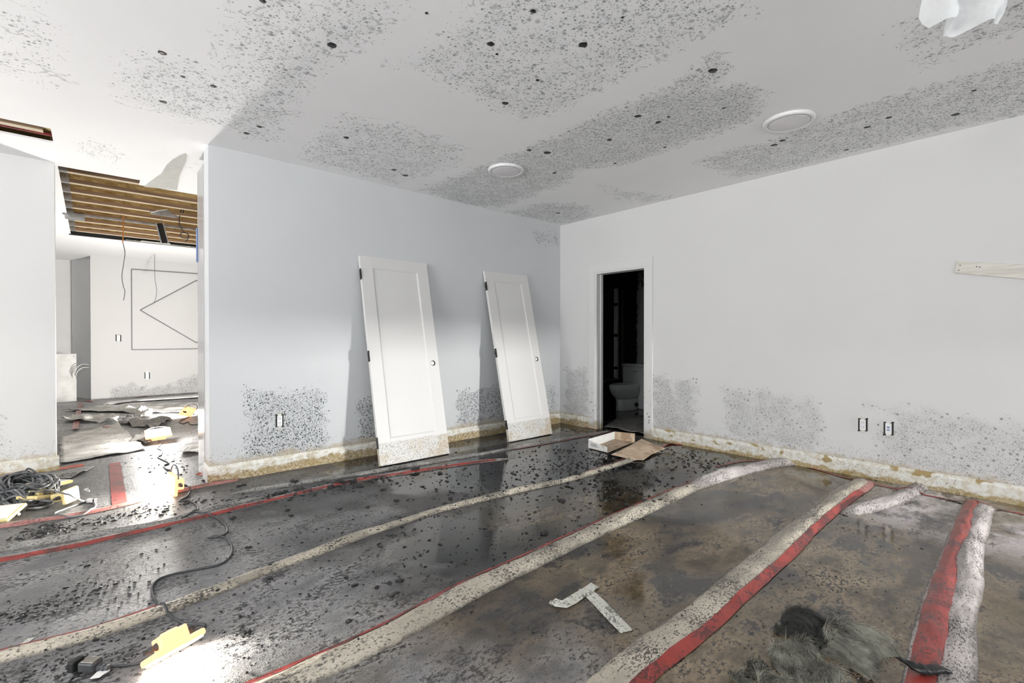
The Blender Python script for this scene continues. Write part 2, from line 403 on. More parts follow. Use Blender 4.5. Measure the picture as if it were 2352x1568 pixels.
# ------------------------------------------------------------------ mesh helpers
class MB:
    def __init__(self): self.v = []; self.f = []
    def add(self, verts, faces):
        o = len(self.v)
        self.v += [tuple(p) for p in verts]
        self.f += [tuple(i + o for i in f) for f in faces]
        return self
    def box(self, lo, hi):
        x0, y0, z0 = lo; x1, y1, z1 = hi
        return self.add([(x0, y0, z0), (x1, y0, z0), (x1, y1, z0), (x0, y1, z0), (x0, y0, z1), (x1, y0, z1), (x1, y1, z1), (x0, y1, z1)],
                        [(0, 3, 2, 1), (4, 5, 6, 7), (0, 1, 5, 4), (1, 2, 6, 5), (2, 3, 7, 6), (3, 0, 4, 7)])
    def obox(self, c, ax, ay, az):
        c, ax, ay, az = Vector(c), Vector(ax), Vector(ay), Vector(az)
        P = [c + ax * i + ay * j + az * k for k in (-1, 1) for (i, j) in ((-1, -1), (1, -1), (1, 1), (-1, 1))]
        return self.add(P, [(0, 3, 2, 1), (4, 5, 6, 7), (0, 1, 5, 4), (1, 2, 6, 5), (2, 3, 7, 6), (3, 0, 4, 7)])
    def prism(self, poly, d):
        """poly: list of 3-D points, extruded along vector d"""
        n = len(poly); d = Vector(d)
        P = [Vector(p) for p in poly]; Q = [p + d for p in P]
        return self.add(P + Q, [tuple(range(n - 1, -1, -1)), tuple(range(n, 2 * n))] + [(i, (i + 1) % n, n + (i + 1) % n, n + i) for i in range(n)])
    def tube(self, path, r, seg=8, closed=False):
        P = [Vector(p) for p in path]; n = len(P)
        verts, faces = [], []
        prev = None
        for i, p in enumerate(P):
            t = (P[(i + 1) % n] - P[i - 1]) if closed else (P[min(i + 1, n - 1)] - P[max(i - 1, 0)])
            t = t.normalized() if t.length > 1e-9 else Vector((0, 0, 1))
            a = prev - t * prev.dot(t) if prev is not None else t.cross(Vector((0, 0, 1)))
            if a.length < 1e-5: a = t.cross(Vector((1, 0, 0)))
            a.normalize(); b = t.cross(a); prev = a
            rr = r[i] if isinstance(r, (list, tuple)) else r
            for k in range(seg):
                q = 2 * math.pi * k / seg
                verts.append(p + (a * math.cos(q) + b * math.sin(q)) * rr)
        m = n if closed else n - 1
        for i in range(m):
            j = (i + 1) % n
            for k in range(seg):
                l = (k + 1) % seg
                faces.append((i * seg + k, i * seg + l, j * seg + l, j * seg + k))
        if not closed:
            faces.append(tuple(range(seg - 1, -1, -1))); faces.append(tuple((n - 1) * seg + k for k in range(seg)))
        return self.add(verts, faces)
    def lathe(self, c, prof, seg=48, axis='z'):
        c = Vector(c); verts, faces = [], []
        for (r, h) in prof:
            for k in range(seg):
                a = 2 * math.pi * k / seg
                verts.append(c + Vector((r * math.cos(a), r * math.sin(a), h)))
        n = len(prof)
        for i in range(n - 1):
            for k in range(seg):
                l = (k + 1) % seg
                faces.append((i * seg + k, i * seg + l, (i + 1) * seg + l, (i + 1) * seg + k))
        faces.append(tuple(range(seg - 1, -1, -1))); faces.append(tuple((n - 1) * seg + k for k in range(seg)))
        return self.add(verts, faces)
    def loft(self, rings):
        verts, faces = [], []
        n = len(rings[0])
        for R in rings: verts += list(R)
        for i in range(len(rings) - 1):
            for k in range(n):
                l = (k + 1) % n
                faces.append((i * n + k, i * n + l, (i + 1) * n + l, (i + 1) * n + k))
        faces.append(tuple(range(n - 1, -1, -1))); faces.append(tuple((len(rings) - 1) * n + k for k in range(n)))
        return self.add(verts, faces)
    def build(self, name, mat, parent=None, base=None, smooth=False, bevel=0.0, attr=None):
        if base is None: base = Vector(parent['_base']) if parent is not None and '_base' in parent else Vector((0, 0, 0))
        base = Vector(base)
        me = bpy.data.meshes.new(name)
        me.from_pydata([(p[0] - base.x, p[1] - base.y, p[2] - base.z) for p in self.v], [], self.f)
        me.update()
        if smooth: me.polygons.foreach_set('use_smooth', [True] * len(me.polygons))
        if attr is not None:
            a = me.attributes.new('mold', 'FLOAT', 'POINT'); a.data.foreach_set('value', np.asarray(attr, dtype=np.float32))
        me.materials.append(M[mat] if isinstance(mat, str) else mat)
        if attr is not None and mat in ('ceiling', 'wall_a', 'wall_b', 'wall_f'):     # clean faces carry the plain paint
            me.materials.append(M[mat + '_clean'])
            av = np.asarray(attr); zc = np.array([p[2] for p in self.v])
            me.polygons.foreach_set('material_index', [0 if (av[list(f)].max() > 0 or (mat != 'ceiling' and zc[list(f)].min() < 0.45)) else 1 for f in self.f])
        o = bpy.data.objects.new(name, me)
        COL.objects.link(o)
        if parent is not None: o.parent = parent
        else: o.location = base
        if bevel:
            md = o.modifiers.new('bevel', 'BEVEL'); md.width = bevel; md.segments = 2; md.limit_method = 'ANGLE'
        return o

ROOTS = []
def thing(name, label, cat, base=(0, 0, 0), group=None):
    o = bpy.data.objects.new(name, None)
    COL.objects.link(o); o.location = base; o.empty_display_size = 0.1
    o['_base'] = tuple(base); ROOTS.append(o)
    o['label'] = label; o['category'] = cat
    if group: o['group'] = group
    return o
def tag(o, label, cat, group=None, kind=None):
    o['label'] = label; o['category'] = cat
    if group: o['group'] = group
    if kind: o['kind'] = kind
    return o
def struct(o):
    o['kind'] = 'structure'; return o

def spline(pts, step=0.03):
    P = [Vector(p) for p in pts]; out = []
    for i in range(len(P) - 1):
        a, b, c, d = P[max(i - 1, 0)], P[i], P[i + 1], P[min(i + 2, len(P) - 1)]
        n = max(2, int((c - b).length / step))
        for k in range(n):
            t = k / n
            out.append(0.5 * ((2 * b) + (c - a) * t + (2 * a - 5 * b + 4 * c - d) * t * t + (3 * b - a - 3 * c + d) * t ** 3))
    out.append(P[-1])
    return out

def nz(x, y, z=0.0): return mnoise.noise(Vector((x, y, z)))

def poly_sd(px, py, poly):
    """signed distance (inside positive) of many points to a polygon"""
    P = np.array(poly, float); n = len(P)
    d = np.full(px.shape, 1e9); ins = np.zeros(px.shape, bool)
    for i in range(n):
        a, b = P[i], P[(i + 1) % n]
        e = b - a; wx, wy = px - a[0], py - a[1]
        t = np.clip((wx * e[0] + wy * e[1]) / (e @ e + 1e-12), 0, 1)
        d = np.minimum(d, np.hypot(wx - e[0] * t, wy - e[1] * t))
        c = ((a[1] > py) != (b[1] > py))
        with np.errstate(divide='ignore', invalid='ignore'):
            xi = (b[0] - a[0]) * (py - a[1]) / (b[1] - a[1] + 1e-12) + a[0]
        ins ^= c & (px < xi)
    return np.where(ins, d, -d)

def density(px, py, patches, soft):
    out = np.zeros(px.shape)
    wob = 0.05 * np.sin(px * 23 + 3 * np.sin(py * 17)) * np.cos(py * 19 + px * 7)
    for poly, d in patches:
        sd = poly_sd(px, py, poly) + wob * 0.8
        t = np.clip((sd + soft * 0.3) / soft, 0, 1)
        out = np.maximum(out, d * (0.35 + 0.65 * t) * (sd > -soft * 0.3))
    return out

def grid_lines(lo, hi, step, extra=()):
    n = max(1, round((hi - lo) / step))
    L = set(round(lo + (hi - lo) * i / n, 5) for i in range(n + 1))
    for e in extra:
        L = {x for x in L if abs(x - e) > step * 0.4 or x in (round(lo, 5), round(hi, 5))}
        L.add(round(e, 5))
    return sorted(L)

def grid_surface(us, vs_, fn, skip=None, flip=False):
    mb = MB(); nu, nv = len(us), len(vs_)
    mb.v = [fn(u, v) for u in us for v in vs_]
    for i in range(nu - 1):
        for j in range(nv - 1):
            if skip and skip(0.5 * (us[i] + us[i + 1]), 0.5 * (vs_[j] + vs_[j + 1])): continue
            f = (i * nv + j, (i + 1) * nv + j, (i + 1) * nv + j + 1, i * nv + j + 1)
            mb.f.append(f[::-1] if flip else f)
    return mb

# ------------------------------------------------------------------ the room: floor, ceiling, walls
YB, XW = -3.0, -5.0     # walls behind and to the left of the camera
fl = MB().box((XW - 0.2, YB - 0.2, -0.12), (7.3, 14.2, 0.0))
struct(fl.build('floor', 'floor'))

HX0, HX1, HY0, HY1 = -0.235, 3.2, 5.95, 9.72     # ceiling stripped to the joists
SX0, SX1, SY0, SY1 = -4.2, -0.215, 4.93, 5.28    # slot cut in the ceiling
STEPX, STEPY = 0.375, 6.14                       # the drywall left standing beside the notch
def in_hole(x, y):
    if HX0 < x < HX1 and HY0 < y < HY1: return not (x > STEPX and y < STEPY)
    return SX0 < x < SX1 and SY0 < y < SY1
def cpoly(pts): return [(p.x, p.y) for p in (CE(*q) for q in pts)]
ceil_px = [
    ([(510, 40), (540, 0), (560, -60), (900, -60), (930, 20), (880, 90), (760, 150), (690, 230), (640, 330), (560, 320), (500, 240), (500, 120)], 0.80),
    ([(270, 150), (330, 110), (450, 130), (560, 200), (690, 250), (640, 330), (500, 290), (380, 270), (270, 230)], 0.78),
    ([(-60, 0), (100, 0), (150, 70), (155, 210), (60, 190), (-60, 170)], 0.6),
    ([(700, 330), (790, 262), (900, 280), (1080, 340), (1040, 380), (910, 425), (800, 395), (700, 370)], 0.85),
    ([(900, 150), (1000, 90), (1090, 0), (1120, -60), (1770, -60), (1740, 30), (1560, 120), (1450, 170), (1300, 255), (1200, 280), (1080, 220), (1000, 180)], 0.88),
    ([(970, 435), (1060, 400), (1200, 345), (1290, 305), (1400, 255), (1480, 225), (1560, 190), (1640, 130), (1690, 140), (1650, 205), (1755, 212), (1740, 250), (1700, 290), (1590, 325), (1460, 372), (1330, 390), (1290, 425), (1150, 475), (1050, 470)], 1.35),
    ([(1470, 235), (1600, 205), (1740, 200), (1735, 255), (1690, 290), (1530, 320), (1470, 300)], 2.1),
    ([(1360, 422), (1420, 432), (1540, 452), (1480, 468), (1410, 452)], 0.9),
    ([(1160, 488), (1250, 464), (1350, 472), (1362, 495), (1300, 517), (1230, 505)], 1.15),
    ([(1600, 370), (1680, 340), (1750, 330), (1860, 288), (1990, 240), (2150, 190), (2352, 130), (2500, 100), (2500, 220), (2352, 262), (2200, 290), (2000, 340), (1800, 390), (1690, 408)], 1.2),
    ([(2060, 50), (2150, 0), (2480, -40), (2480, 30), (2250, 110), (2120, 155), (2070, 110)], 0.85),
    ([(150, 320), (250, 320), (300, 360), (260, 385), (190, 360)], 0.6),
    ([(412, 375), (440, 371), (458, 376), (430, 383)], 0.6),
]
cpatch = [(cpoly(p), d) for p, d in ceil_px]
us = grid_lines(XW - 0.2, 5.0, 0.05, (HX0, HX1, SX0, SX1, STEPX))
vv = grid_lines(YB - 0.2, 13.4, 0.05, (HY0, HY1, SY0, SY1, STEPY))
cm = grid_surface(us, vv, lambda u, v: (u, v, H), in_hole, flip=True)
cx_, cy_ = np.array([p[0] for p in cm.v]), np.array([p[1] for p in cm.v])
ceil_attr = list(density(cx_, cy_, cpatch, 0.16))
def rim(pts):
    for a, b in zip(pts, pts[1:] + pts[:1]):
        cm.add([(a[0], a[1], H), (b[0], b[1], H), (b[0], b[1], H + 0.016), (a[0], a[1], H + 0.016)], [(0, 1, 2, 3)])
        ceil_attr.extend([0] * 4)
rim([(HX0, HY0), (STEPX, HY0), (STEPX, STEPY), (HX1, STEPY), (HX1, HY1), (HX0, HY1)])
rim([(SX0, SY0), (SX1, SY0), (SX1, SY1), (SX0, SY1)])
ceiling = struct(cm.build('ceiling', 'ceiling', attr=ceil_attr))

# black colonies that stand proud of the ceiling paint
for i, (px, py, r) in enumerate([(762, 104, 11), (373, 122, 10), (420, 176, 5), (490, 198, 7), (375, 234, 8), (596, 291, 6), (566, 306, 7), (1127, 101, 9), (1340, 103, 11), (1141, 124, 4), (1235, 184, 5),
        (1161, 237, 8), (1225, 26, 7), (795, 316, 7), (905, 390, 6), (931, 403, 7), (1215, 345, 6), (1257, 351, 9), (1465, 267, 8), (1512, 281, 7), (1536, 268, 4), (1400, 321, 6), (1413, 375, 4), (1274, 397, 5),
        (1282, 489, 6), (1527, 338, 4), (1637, 162, 11), (1662, 248, 4), (1778, 333, 8), (1797, 323, 7), (1992, 292, 7), (2042, 270, 7), (2195, 263, 9), (2237, 208, 5), (1944, 344, 5), (603, 2, 8), (1430, 40, 4), (980, 30, 4)]):
    c = CE(px, py); R = r / F_PX * (c - CAM).dot(FWD) * 1.0
    mb = MB(); n = 14
    mb.v = [(c.x, c.y, H - 0.004)]
    for k in range(n):
        a = 2 * math.pi * k / n
        q = R * (1 + 0.35 * nz(3 * math.cos(a) + i * 3.3, 3 * math.sin(a), i))
        mb.v.append((c.x + q * 0.6 * math.cos(a), c.y + q * 0.6 * math.sin(a), H - 0.003))
    for k in range(n):
        a = 2 * math.pi * k / n
        q = R * (1 + 0.45 * nz(3 * math.cos(a) + i * 3.3, 3 * math.sin(a), i))
        mb.v.append((c.x + q * math.cos(a), c.y + q * math.sin(a), H + 0.0005))
    for k in range(n):
        l = (k + 1) % n
        mb.f += [(0, 1 + l, 1 + k), (1 + k, 1 + l, 1 + n + l, 1 + n + k)]
    mb.build('mold_colony', 'soot', ceiling, base=(0, 0, 0))

# wall A, with the two leaning doors
def wpoly_a(pts): return [(p.x, p.z) for p in (WA(*q) for q in pts)]
def wpoly_b(pts): return [(p.y, p.z) for p in (WB(*q) for q in pts)]
pa = [(wpoly_a(p), d) for p, d in [
    ([(563, 900), (600, 893), (680, 902), (730, 884), (750, 900), (748, 1000), (745, 1032), (600, 1058), (568, 1060)], 1.5),
    ([(640, 960), (735, 950), (745, 1030), (640, 1050), (600, 1050)], 2.5),
    ([(822, 925), (860, 916), (900, 1010), (825, 1022)], 1.7),
    ([(1050, 905), (1100, 897), (1160, 888), (1180, 975), (1055, 985)], 2.5),
    ([(1250, 885), (1278, 880), (1280, 960), (1262, 960)], 1.1),
    ([(1225, 530), (1283, 525), (1283, 560), (1235, 568)], 0.9)]]
def wall_grid(u0, u1, step, fn, patches, extra_u=(), extra_v=(), skip=None, flip=False, soft=0.10):
    a = grid_lines(u0, u1, step, extra_u); b = grid_lines(0, H, step, extra_v)
    g = grid_surface(a, b, fn, skip, flip)
    U = np.array([x for x in a for y in b]); V = np.array([y for x in a for y in b])
    return g, list(density(U, V, patches, soft))
ga, aa = wall_grid(XA0, XB, 0.035, lambda u, v: (u, YA, v), pa)
def pad(mb, at): at.extend([0] * (len(mb.v) - len(at)))
TA = 0.20
ga.add([(XA0, YA, 0), (XA0, YA, H), (XA0, YA + TA, H), (XA0, YA + TA, 0)], [(0, 1, 2, 3)])
ga.add([(XA0, YA + TA, 0), (XB, YA + TA, 0), (XB, YA + TA, H), (XA0, YA + TA, H)], [(0, 1, 2, 3)]); pad(ga, aa)
struct(ga.build('wall_back_a', 'wall_a', attr=aa))
bpy.data.objects['wall_back_a'].name = 'wall_doors'

# wall B with the bathroom doorway
DY0, DY1, DH = 3.12, 3.86, 2.02
pb = [(wpoly_b(p), d) for p, d in [
    ([(1298, 845), (1352, 850), (1352, 958), (1300, 952)], 1.6),
    ([(1498, 868), (1540, 868), (1575, 990), (1498, 985)], 1.9),
    ([(1540, 870), (1605, 878), (1595, 992), (1540, 985)], 1.5),
    ([(1658, 890), (1760, 897), (1885, 920), (1890, 1020), (1860, 1038), (1670, 1003)], 1.3),
    ([(1990, 925), (2080, 930), (2200, 950), (2360, 970), (2500, 980), (2500, 1130), (2200, 1102), (2010, 1064), (2015, 1000), (2040, 960)], 1.25)]]
gb, ab = wall_grid(YB, YA, 0.035, lambda u, v: (XB, u, v), pb, (DY0, DY1), (DH,), lambda u, v: DY0 < u < DY1 and v < DH)
TB = 0.12
for (y0, y1, z0) in ((YB, DY0, 0), (DY1, YA, 0), (DY0, DY1, DH)):
    gb.box((XB + 0.001, y0, z0), (XB + TB, y1, H))
pad(gb, ab)
struct(gb.build('wall_doorway', 'wall_b', attr=ab)); bpy.data.objects['wall_doorway'].name = 'wall_right'

# left wall with its free end
pl = [([(p.x, p.z) for p in (hit_y(q[0], q[1], YL) for q in [(-60, 935), (20, 945), (32, 1000), (28, 1060), (-60, 1062)])], 0.75)]
gl, al = wall_grid(XW, XL1, 0.04, lambda u, v: (u, YL, v), pl)
gl.box((XW, YL + 0.001, 0), (XL1, YL + 0.13, H)); pad(gl, al)
struct(gl.build('wall_left', 'wall_b', attr=al))

# far wall, its niche, and the outer shell
def far_px(pts): return [(p.x, p.z) for p in (hit_y(q[0], q[1], YF) for q in pts)]
pf = [(far_px([(250, 886), (300, 880), (345, 888), (400, 878), (425, 866), (480, 852), (500, 915), (250, 922)]), 1.3)]
XN = 0.0
gf, af = wall_grid(XN, XB, 0.05, lambda u, v: (u, YF, v), pf)
gf.add([(XN, YF, 0), (XN, YF + 1.0, 0), (XN, YF + 1.0, H), (XN, YF, H)], [(0, 1, 2, 3)]); pad(gf, af)
struct(gf.build('wall_far', 'wall_f', attr=af))
nb = MB().prism([(XN, YF + 0.25, 0), (XN + 0.03, YF + 0.25, 0), (XN + 0.03, YF + 0.95, 0), (XN - 0.28, YF + 0.95, 0)], (0, 0, H))
struct(nb.build('wall_niche', 'paint'))
struct(MB().box((XW, YF + 1.0, 0), (XN + 0.1, YF + 1.1, H)).build('wall_niche_back', 'paint'))
struct(MB().box((XB, YA + TA + 1.6, 0), (XB + 0.12, YF + 0.1, H)).build('wall_far_right', 'paint'))
struct(MB().box((XB, YA, 0), (XB + 0.12, YA + TA + 1.6, H)).build('wall_hall_right', 'paint'))
# wall behind the camera: openings added for fill, a low one to cut the band
wb = MB()
for (x0, x1, z0, z1) in [(XW, -2.8, 0, H), (-2.8, 1.6, 0, 0.75), (-2.8, 1.6, 2.25, H), (1.6, 4.05, 0, H), (4.05, 4.70, 0, 0.2), (4.05, 4.70, 1.02, H), (4.70, XB + 0.12, 0, H)]:
    wb.box((x0, YB - 0.12, z0), (x1, YB, z1))
struct(wb.build('wall_behind', 'paint'))
wl = MB()
for (y0, y1, z0, z1) in [(YB, -0.4, 0, H), (-0.4, 3.6, 0, 0.75), (-0.4, 3.6, 2.25, H), (3.6, 13.2, 0, H)]:
    wl.box((XW - 0.12, y0, z0), (XW, y1, z1))
struct(wl.build('wall_window_side', 'paint'))
def added_window(n, p0, p1, z0, z1, axis):  # unseen frames added round the fill-light openings
    fr = MB(); t = 0.05
    def bar(a0, a1, b0, b1):
        if axis == 'x': fr.box((a0, p0[1] - 0.09, b0), (a1, p0[1] - 0.03, b1))
        else: fr.box((p0[0] - 0.09, a0, b0), (p0[0] - 0.03, a1, b1))
    s, e = (p0[0], p1[0]) if axis == 'x' else (p0[1], p1[1])
    bar(s, e, z0, z0 + t); bar(s, e, z1 - t, z1); bar(s, s + t, z0, z1); bar(e - t, e, z0, z1)
    for k in (1, 2):
        c = s + (e - s) * k / 3; bar(c - t / 2, c + t / 2, z0, z1)
    struct(fr.build('added_window_%d' % n, 'trim_paint'))
added_window(1, (-2.8, YB), (1.6, YB), 0.75, 2.25, 'x')
added_window(2, (XW, -0.4), (XW, 3.6), 0.75, 2.25, 'y')

# roof space over the stripped ceiling
top = MB()
top.box((XW, 4.6, H + 0.30), (XB, 10.4, H + 0.34))
for (a, b) in (((XW, 4.6, H + 0.02), (XB, 4.62, H + 0.3)), ((XW, 10.38, H + 0.02), (XB, 10.4, H + 0.3)), ((XW, 4.6, H + 0.02), (XW + 0.02, 10.4, H + 0.3)), ((XB - 0.02, 4.6, H + 0.02), (XB, 10.4, H + 0.3))):
    top.box(a, b)
struct(top.build('ceiling_roof_space', 'osb'))

# baseboards
def baseboard(name, p0, p1, nrm, h, t, mat, step=0.05):
    p0, p1, nrm = Vector(p0), Vector(p1), Vector(nrm)
    L = (p1 - p0).length; d = (p1 - p0) / L
    prof = [(0, 0), (t, 0), (t, h * 0.80), (t * 0.55, h * 0.93), (t * 0.4, h), (0, h)]
    n = max(2, int(L / step)); rings = []
    for i in range(n + 1):
        s = L * i / n
        rings.append([p0 + d * s + nrm * (a + (0.003 * nz(s * 5, b * 20) if a > 0 else 0)) + Vector((0, 0, b)) for a, b in prof])
    return struct(MB().loft(rings).build(name, mat))
baseboard('baseboard_doors', (XA0 - 0.014, YA, 0), (XB, YA, 0), (0, -1, 0), 0.135, 0.016, 'base_a')
baseboard('baseboard_end', (XA0, YA, 0), (XA0, YA + TA, 0), (-1, 0, 0), 0.135, 0.016, 'trim_paint')
baseboard('baseboard_right', (XB, YB, 0), (XB, DY0 - 0.10, 0), (-1, 0, 0), 0.135, 0.016, 'base_b')
baseboard('baseboard_corner', (XB, DY1 + 0.10, 0), (XB, YA, 0), (-1, 0, 0), 0.135, 0.016, 'base_a')
baseboard('baseboard_left', (XW, YL, 0), (XL1 + 0.02, YL, 0), (0, -1, 0), 0.13, 0.02, 'base_b')

# door casing and jamb of the bathroom doorway
t1 = MB(); cw = 0.098; ct = 0.018
t1.box((XB - ct, DY0 - cw, 0), (XB, DY0, DH)); struct(t1.build('trim_1', 'casing', bevel=0.003))
t2 = MB(); t2.box((XB - ct, DY1, 0), (XB, DY1 + cw, DH)); struct(t2.build('trim_2', 'casing', bevel=0.003))
t3 = MB(); t3.box((XB - ct, DY0 - cw, DH), (XB, DY1 + cw, DH + cw)); struct(t3.build('trim_3', 'casing', bevel=0.003))
j = MB(); jt = 0.02
j.box((XB - 0.006, DY1 - jt, 0), (XB + TB + 0.01, DY1, DH - jt)); j.box((XB - 0.006, DY0, 0), (XB + TB + 0.01, DY0 + jt, DH - jt)); j.box((XB - 0.006, DY0, DH - jt), (XB + TB + 0.01, DY1, DH))
j.box((XB + 0.07, DY1 - jt - 0.012, 0), (XB + 0.105, DY1 - jt, DH - jt)); j.box((XB + 0.07, DY0 + jt, 0), (XB + 0.105, DY0 + jt + 0.012, DH - jt))
struct(j.build('door_1', 'casing'))

# glossy facing on the back of wall A's end, bare corner
gp = MB().box((XA0 - 0.004, YA + TA + 0.002, 0.0), (XA0 + 0.03, YA + TA + 0.30, H - 0.10))
k = NB('glossy_grey_facing'); M['facing'] = k.out(k.mix(k.noise(3, 4), (0.42, 0.42, 0.42), (0.56, 0.56, 0.57)), 0.12)
struct(gp.build('trim_4', 'facing'))

# ------------------------------------------------------------------ bathroom behind the doorway
BX0, BX1, BY0, BY1 = XB + TB, 7.06, 2.3, 5.55
def bwall(name, a, b, fn, dens, flip=False):
    g = grid_surface(a, b, fn, None, flip)
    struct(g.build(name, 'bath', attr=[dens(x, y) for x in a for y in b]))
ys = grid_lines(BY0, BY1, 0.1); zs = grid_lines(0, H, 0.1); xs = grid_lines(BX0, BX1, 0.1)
bwall('wall_bath_back', ys, zs, lambda u, v: (BX1, u, v), lambda u, v: 0.05 if (u < 4.72 and v < 1.95) else (0.4 if u < 4.72 else 0.9))  # low paler area stands in for light from the doorway
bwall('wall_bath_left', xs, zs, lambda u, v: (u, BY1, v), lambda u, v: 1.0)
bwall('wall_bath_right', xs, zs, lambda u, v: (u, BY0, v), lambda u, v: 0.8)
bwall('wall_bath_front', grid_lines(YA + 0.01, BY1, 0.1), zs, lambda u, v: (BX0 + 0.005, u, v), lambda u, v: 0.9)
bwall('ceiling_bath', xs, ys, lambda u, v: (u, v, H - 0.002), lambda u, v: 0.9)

# toilet, facing the doorway
tc = Vector((6.98, 4.57, 0.0))
T = thing('toilet', 'white one-piece toilet with closed lid in the dark bathroom', 'toilet', tc)
def oval(cx, z, a, b, n=28, flat=0.0):
    R = []
    for k in range(n):
        q = 2 * math.pi * k / n
        x = math.cos(q) * a
        if x > 0 and flat: x *= flat
        R.append((tc.x - cx + x, tc.y + math.sin(q) * b, z))
    return R
# skirted foot and bowl
MB().loft([oval(0.36, 0.0, 0.27, 0.125), oval(0.36, 0.02, 0.275, 0.13), oval(0.37, 0.12, 0.265, 0.12), oval(0.38, 0.19, 0.265, 0.125)]).build('foot', 'porcelain', T, smooth=True)
MB().loft([oval(0.38, 0.188, 0.265, 0.125), oval(0.405, 0.24, 0.30, 0.15), oval(0.43, 0.30, 0.325, 0.178), oval(0.445, 0.36, 0.335, 0.19), oval(0.445, 0.385, 0.335, 0.19)]).build('bowl', 'porcelain', T, smooth=True)
MB().loft([oval(0.445, 0.386, 0.335, 0.19), oval(0.445, 0.402, 0.338, 0.192), oval(0.445, 0.404, 0.33, 0.185)]).build('seat', 'plastic', T, smooth=True)
MB().loft([oval(0.44, 0.405, 0.335, 0.19), oval(0.44, 0.42, 0.333, 0.189), oval(0.44, 0.43, 0.30, 0.165), oval(0.44, 0.433, 0.20, 0.11)]).build('lid', 'plastic', T, smooth=True)
tank = MB().box((tc.x - 0.20, tc.y - 0.22, 0.0), (tc.x, tc.y + 0.22, 0.70)).build('tank', 'porcelain', T, bevel=0.02)
MB().box((tc.x - 0.212, tc.y - 0.23, 0.702), (tc.x + 0.005, tc.y + 0.23, 0.745)).build('tank_lid', 'porcelain', T, bevel=0.012)
MB().lathe((tc.x - 0.10, tc.y - 0.05, 0.745), [(0.022, 0), (0.022, 0.004), (0.018, 0.006)], 20).build('flush_button', 'steel', tank, base=tc)
for k in range(5):
    MB().box((tc.x - 0.2025, tc.y - 0.02 - k * 0.017, 0.615), (tc.x - 0.1995, tc.y - 0.008 - k * 0.017, 0.622 + 0.004 * (k % 2))).build('tank_mark', 'black', tank, base=tc)
cap = MB()
cap.tube([(tc.x - 0.30, tc.y - 0.118, 0.085), (tc.x - 0.30, tc.y - 0.136, 0.085)], 0.035, 20)
cap.build('foot_cap', 'black', T, smooth=False)

# bath tub and the shower screen post with its dark hinges
tb = thing('bath_tub', 'dark bath tub with pale rim at the bathroom left side', 'bath tub', (6.0, 5.2, 0))
MB().box((5.1, 4.98, 0), (7.0, 5.02, 0.44)).build('apron', 'black', tb)
MB().box((5.1, 5.02, 0.02), (7.0, 5.5, 0.10)).build('basin', 'black', tb)
rm = MB(); rm.box((5.1, 4.96, 0.44), (7.0, 5.04, 0.465)); rm.box((5.1, 5.44, 0.44), (7.0, 5.5, 0.465)); rm.build('rim', 'steel', tb)
sp = thing('shower_post', 'tall grey shower screen post with three black hinges above the tub', 'shower post', (7.0, 5.08, 0.465))
MB().box((6.99, 5.05, 0.465), (7.03, 5.12, 2.06)).build('post', 'trim_paint', sp)
MB().box((6.99, 4.93, 0.465), (7.03, 4.955, 2.02)).build('inner_post', 'steel', sp)
for z in (0.62, 1.2, 1.75): MB().box((6.975, 5.04, z), (6.992, 5.125, z + 0.05)).build('hinge', 'black', sp)
# swollen sheet that laps over the bathroom threshold
def ripple_sheet(name, mat, corners, amp, seed, n=18, lift=0.006, thick=0.003, freq=5.0):
    A, B, C, D = [Vector(c) for c in corners]
    us_ = [i / n for i in range(n + 1)]
    top_, idx = [], {}
    mb = MB()
    for side in (0, 1):
        for i, u in enumerate(us_):
            for j, v in enumerate(us_):
                p = (A * (1 - u) + B * u) * (1 - v) + (D * (1 - u) + C * u) * v
                e = min(u, 1 - u, v, 1 - v)
                jx = 0.03 * nz(p.x * 9 + seed, p.y * 9, 3) * (1 if e < 0.02 else 0.3)
                h = lift + amp * max(0, 0.45 + 0.9 * nz(p.x * freq + seed * 7.1, p.y * freq * 1.3, seed)) + amp * 0.3 * abs(nz(p.x * freq * 3, p.y * freq * 3, seed))
                mb.v.append((p.x + jx, p.y + jx * 0.7, p.z + h + (thick if side else 0)))
    m = n + 1; N = m * m
    for i in range(n):
        for j in range(n):
            a, b, c, d = i * m + j, (i + 1) * m + j, (i + 1) * m + j + 1, i * m + j + 1
            mb.f += [(a, d, c, b), (N + a, N + b, N + c, N + d)]
    border = [(i * m, (i + 1) * m) for i in range(n)] + [(n * m + j, n * m + j + 1) for j in range(n)] + [((i + 1) * m + n, i * m + n) for i in range(n - 1, -1, -1)] + [(j + 1, j) for j in range(n - 1, -1, -1)]
    for a, b in border: mb.f.append((a, b, N + b, N + a))
    base = (A + B + C + D) / 4; base.z = 0
    return mb.build(name, mat, base=base, smooth=True)
tag(ripple_sheet('curled_floor_sheet', 'membrane_grey', [(5.0, 3.2, 0), (5.9, 3.5, 0), (6.1, 4.3, 0), (5.02, 3.83, 0)], 0.018, 3), 'curled dark floor sheet on the bathroom threshold', 'floor sheet')

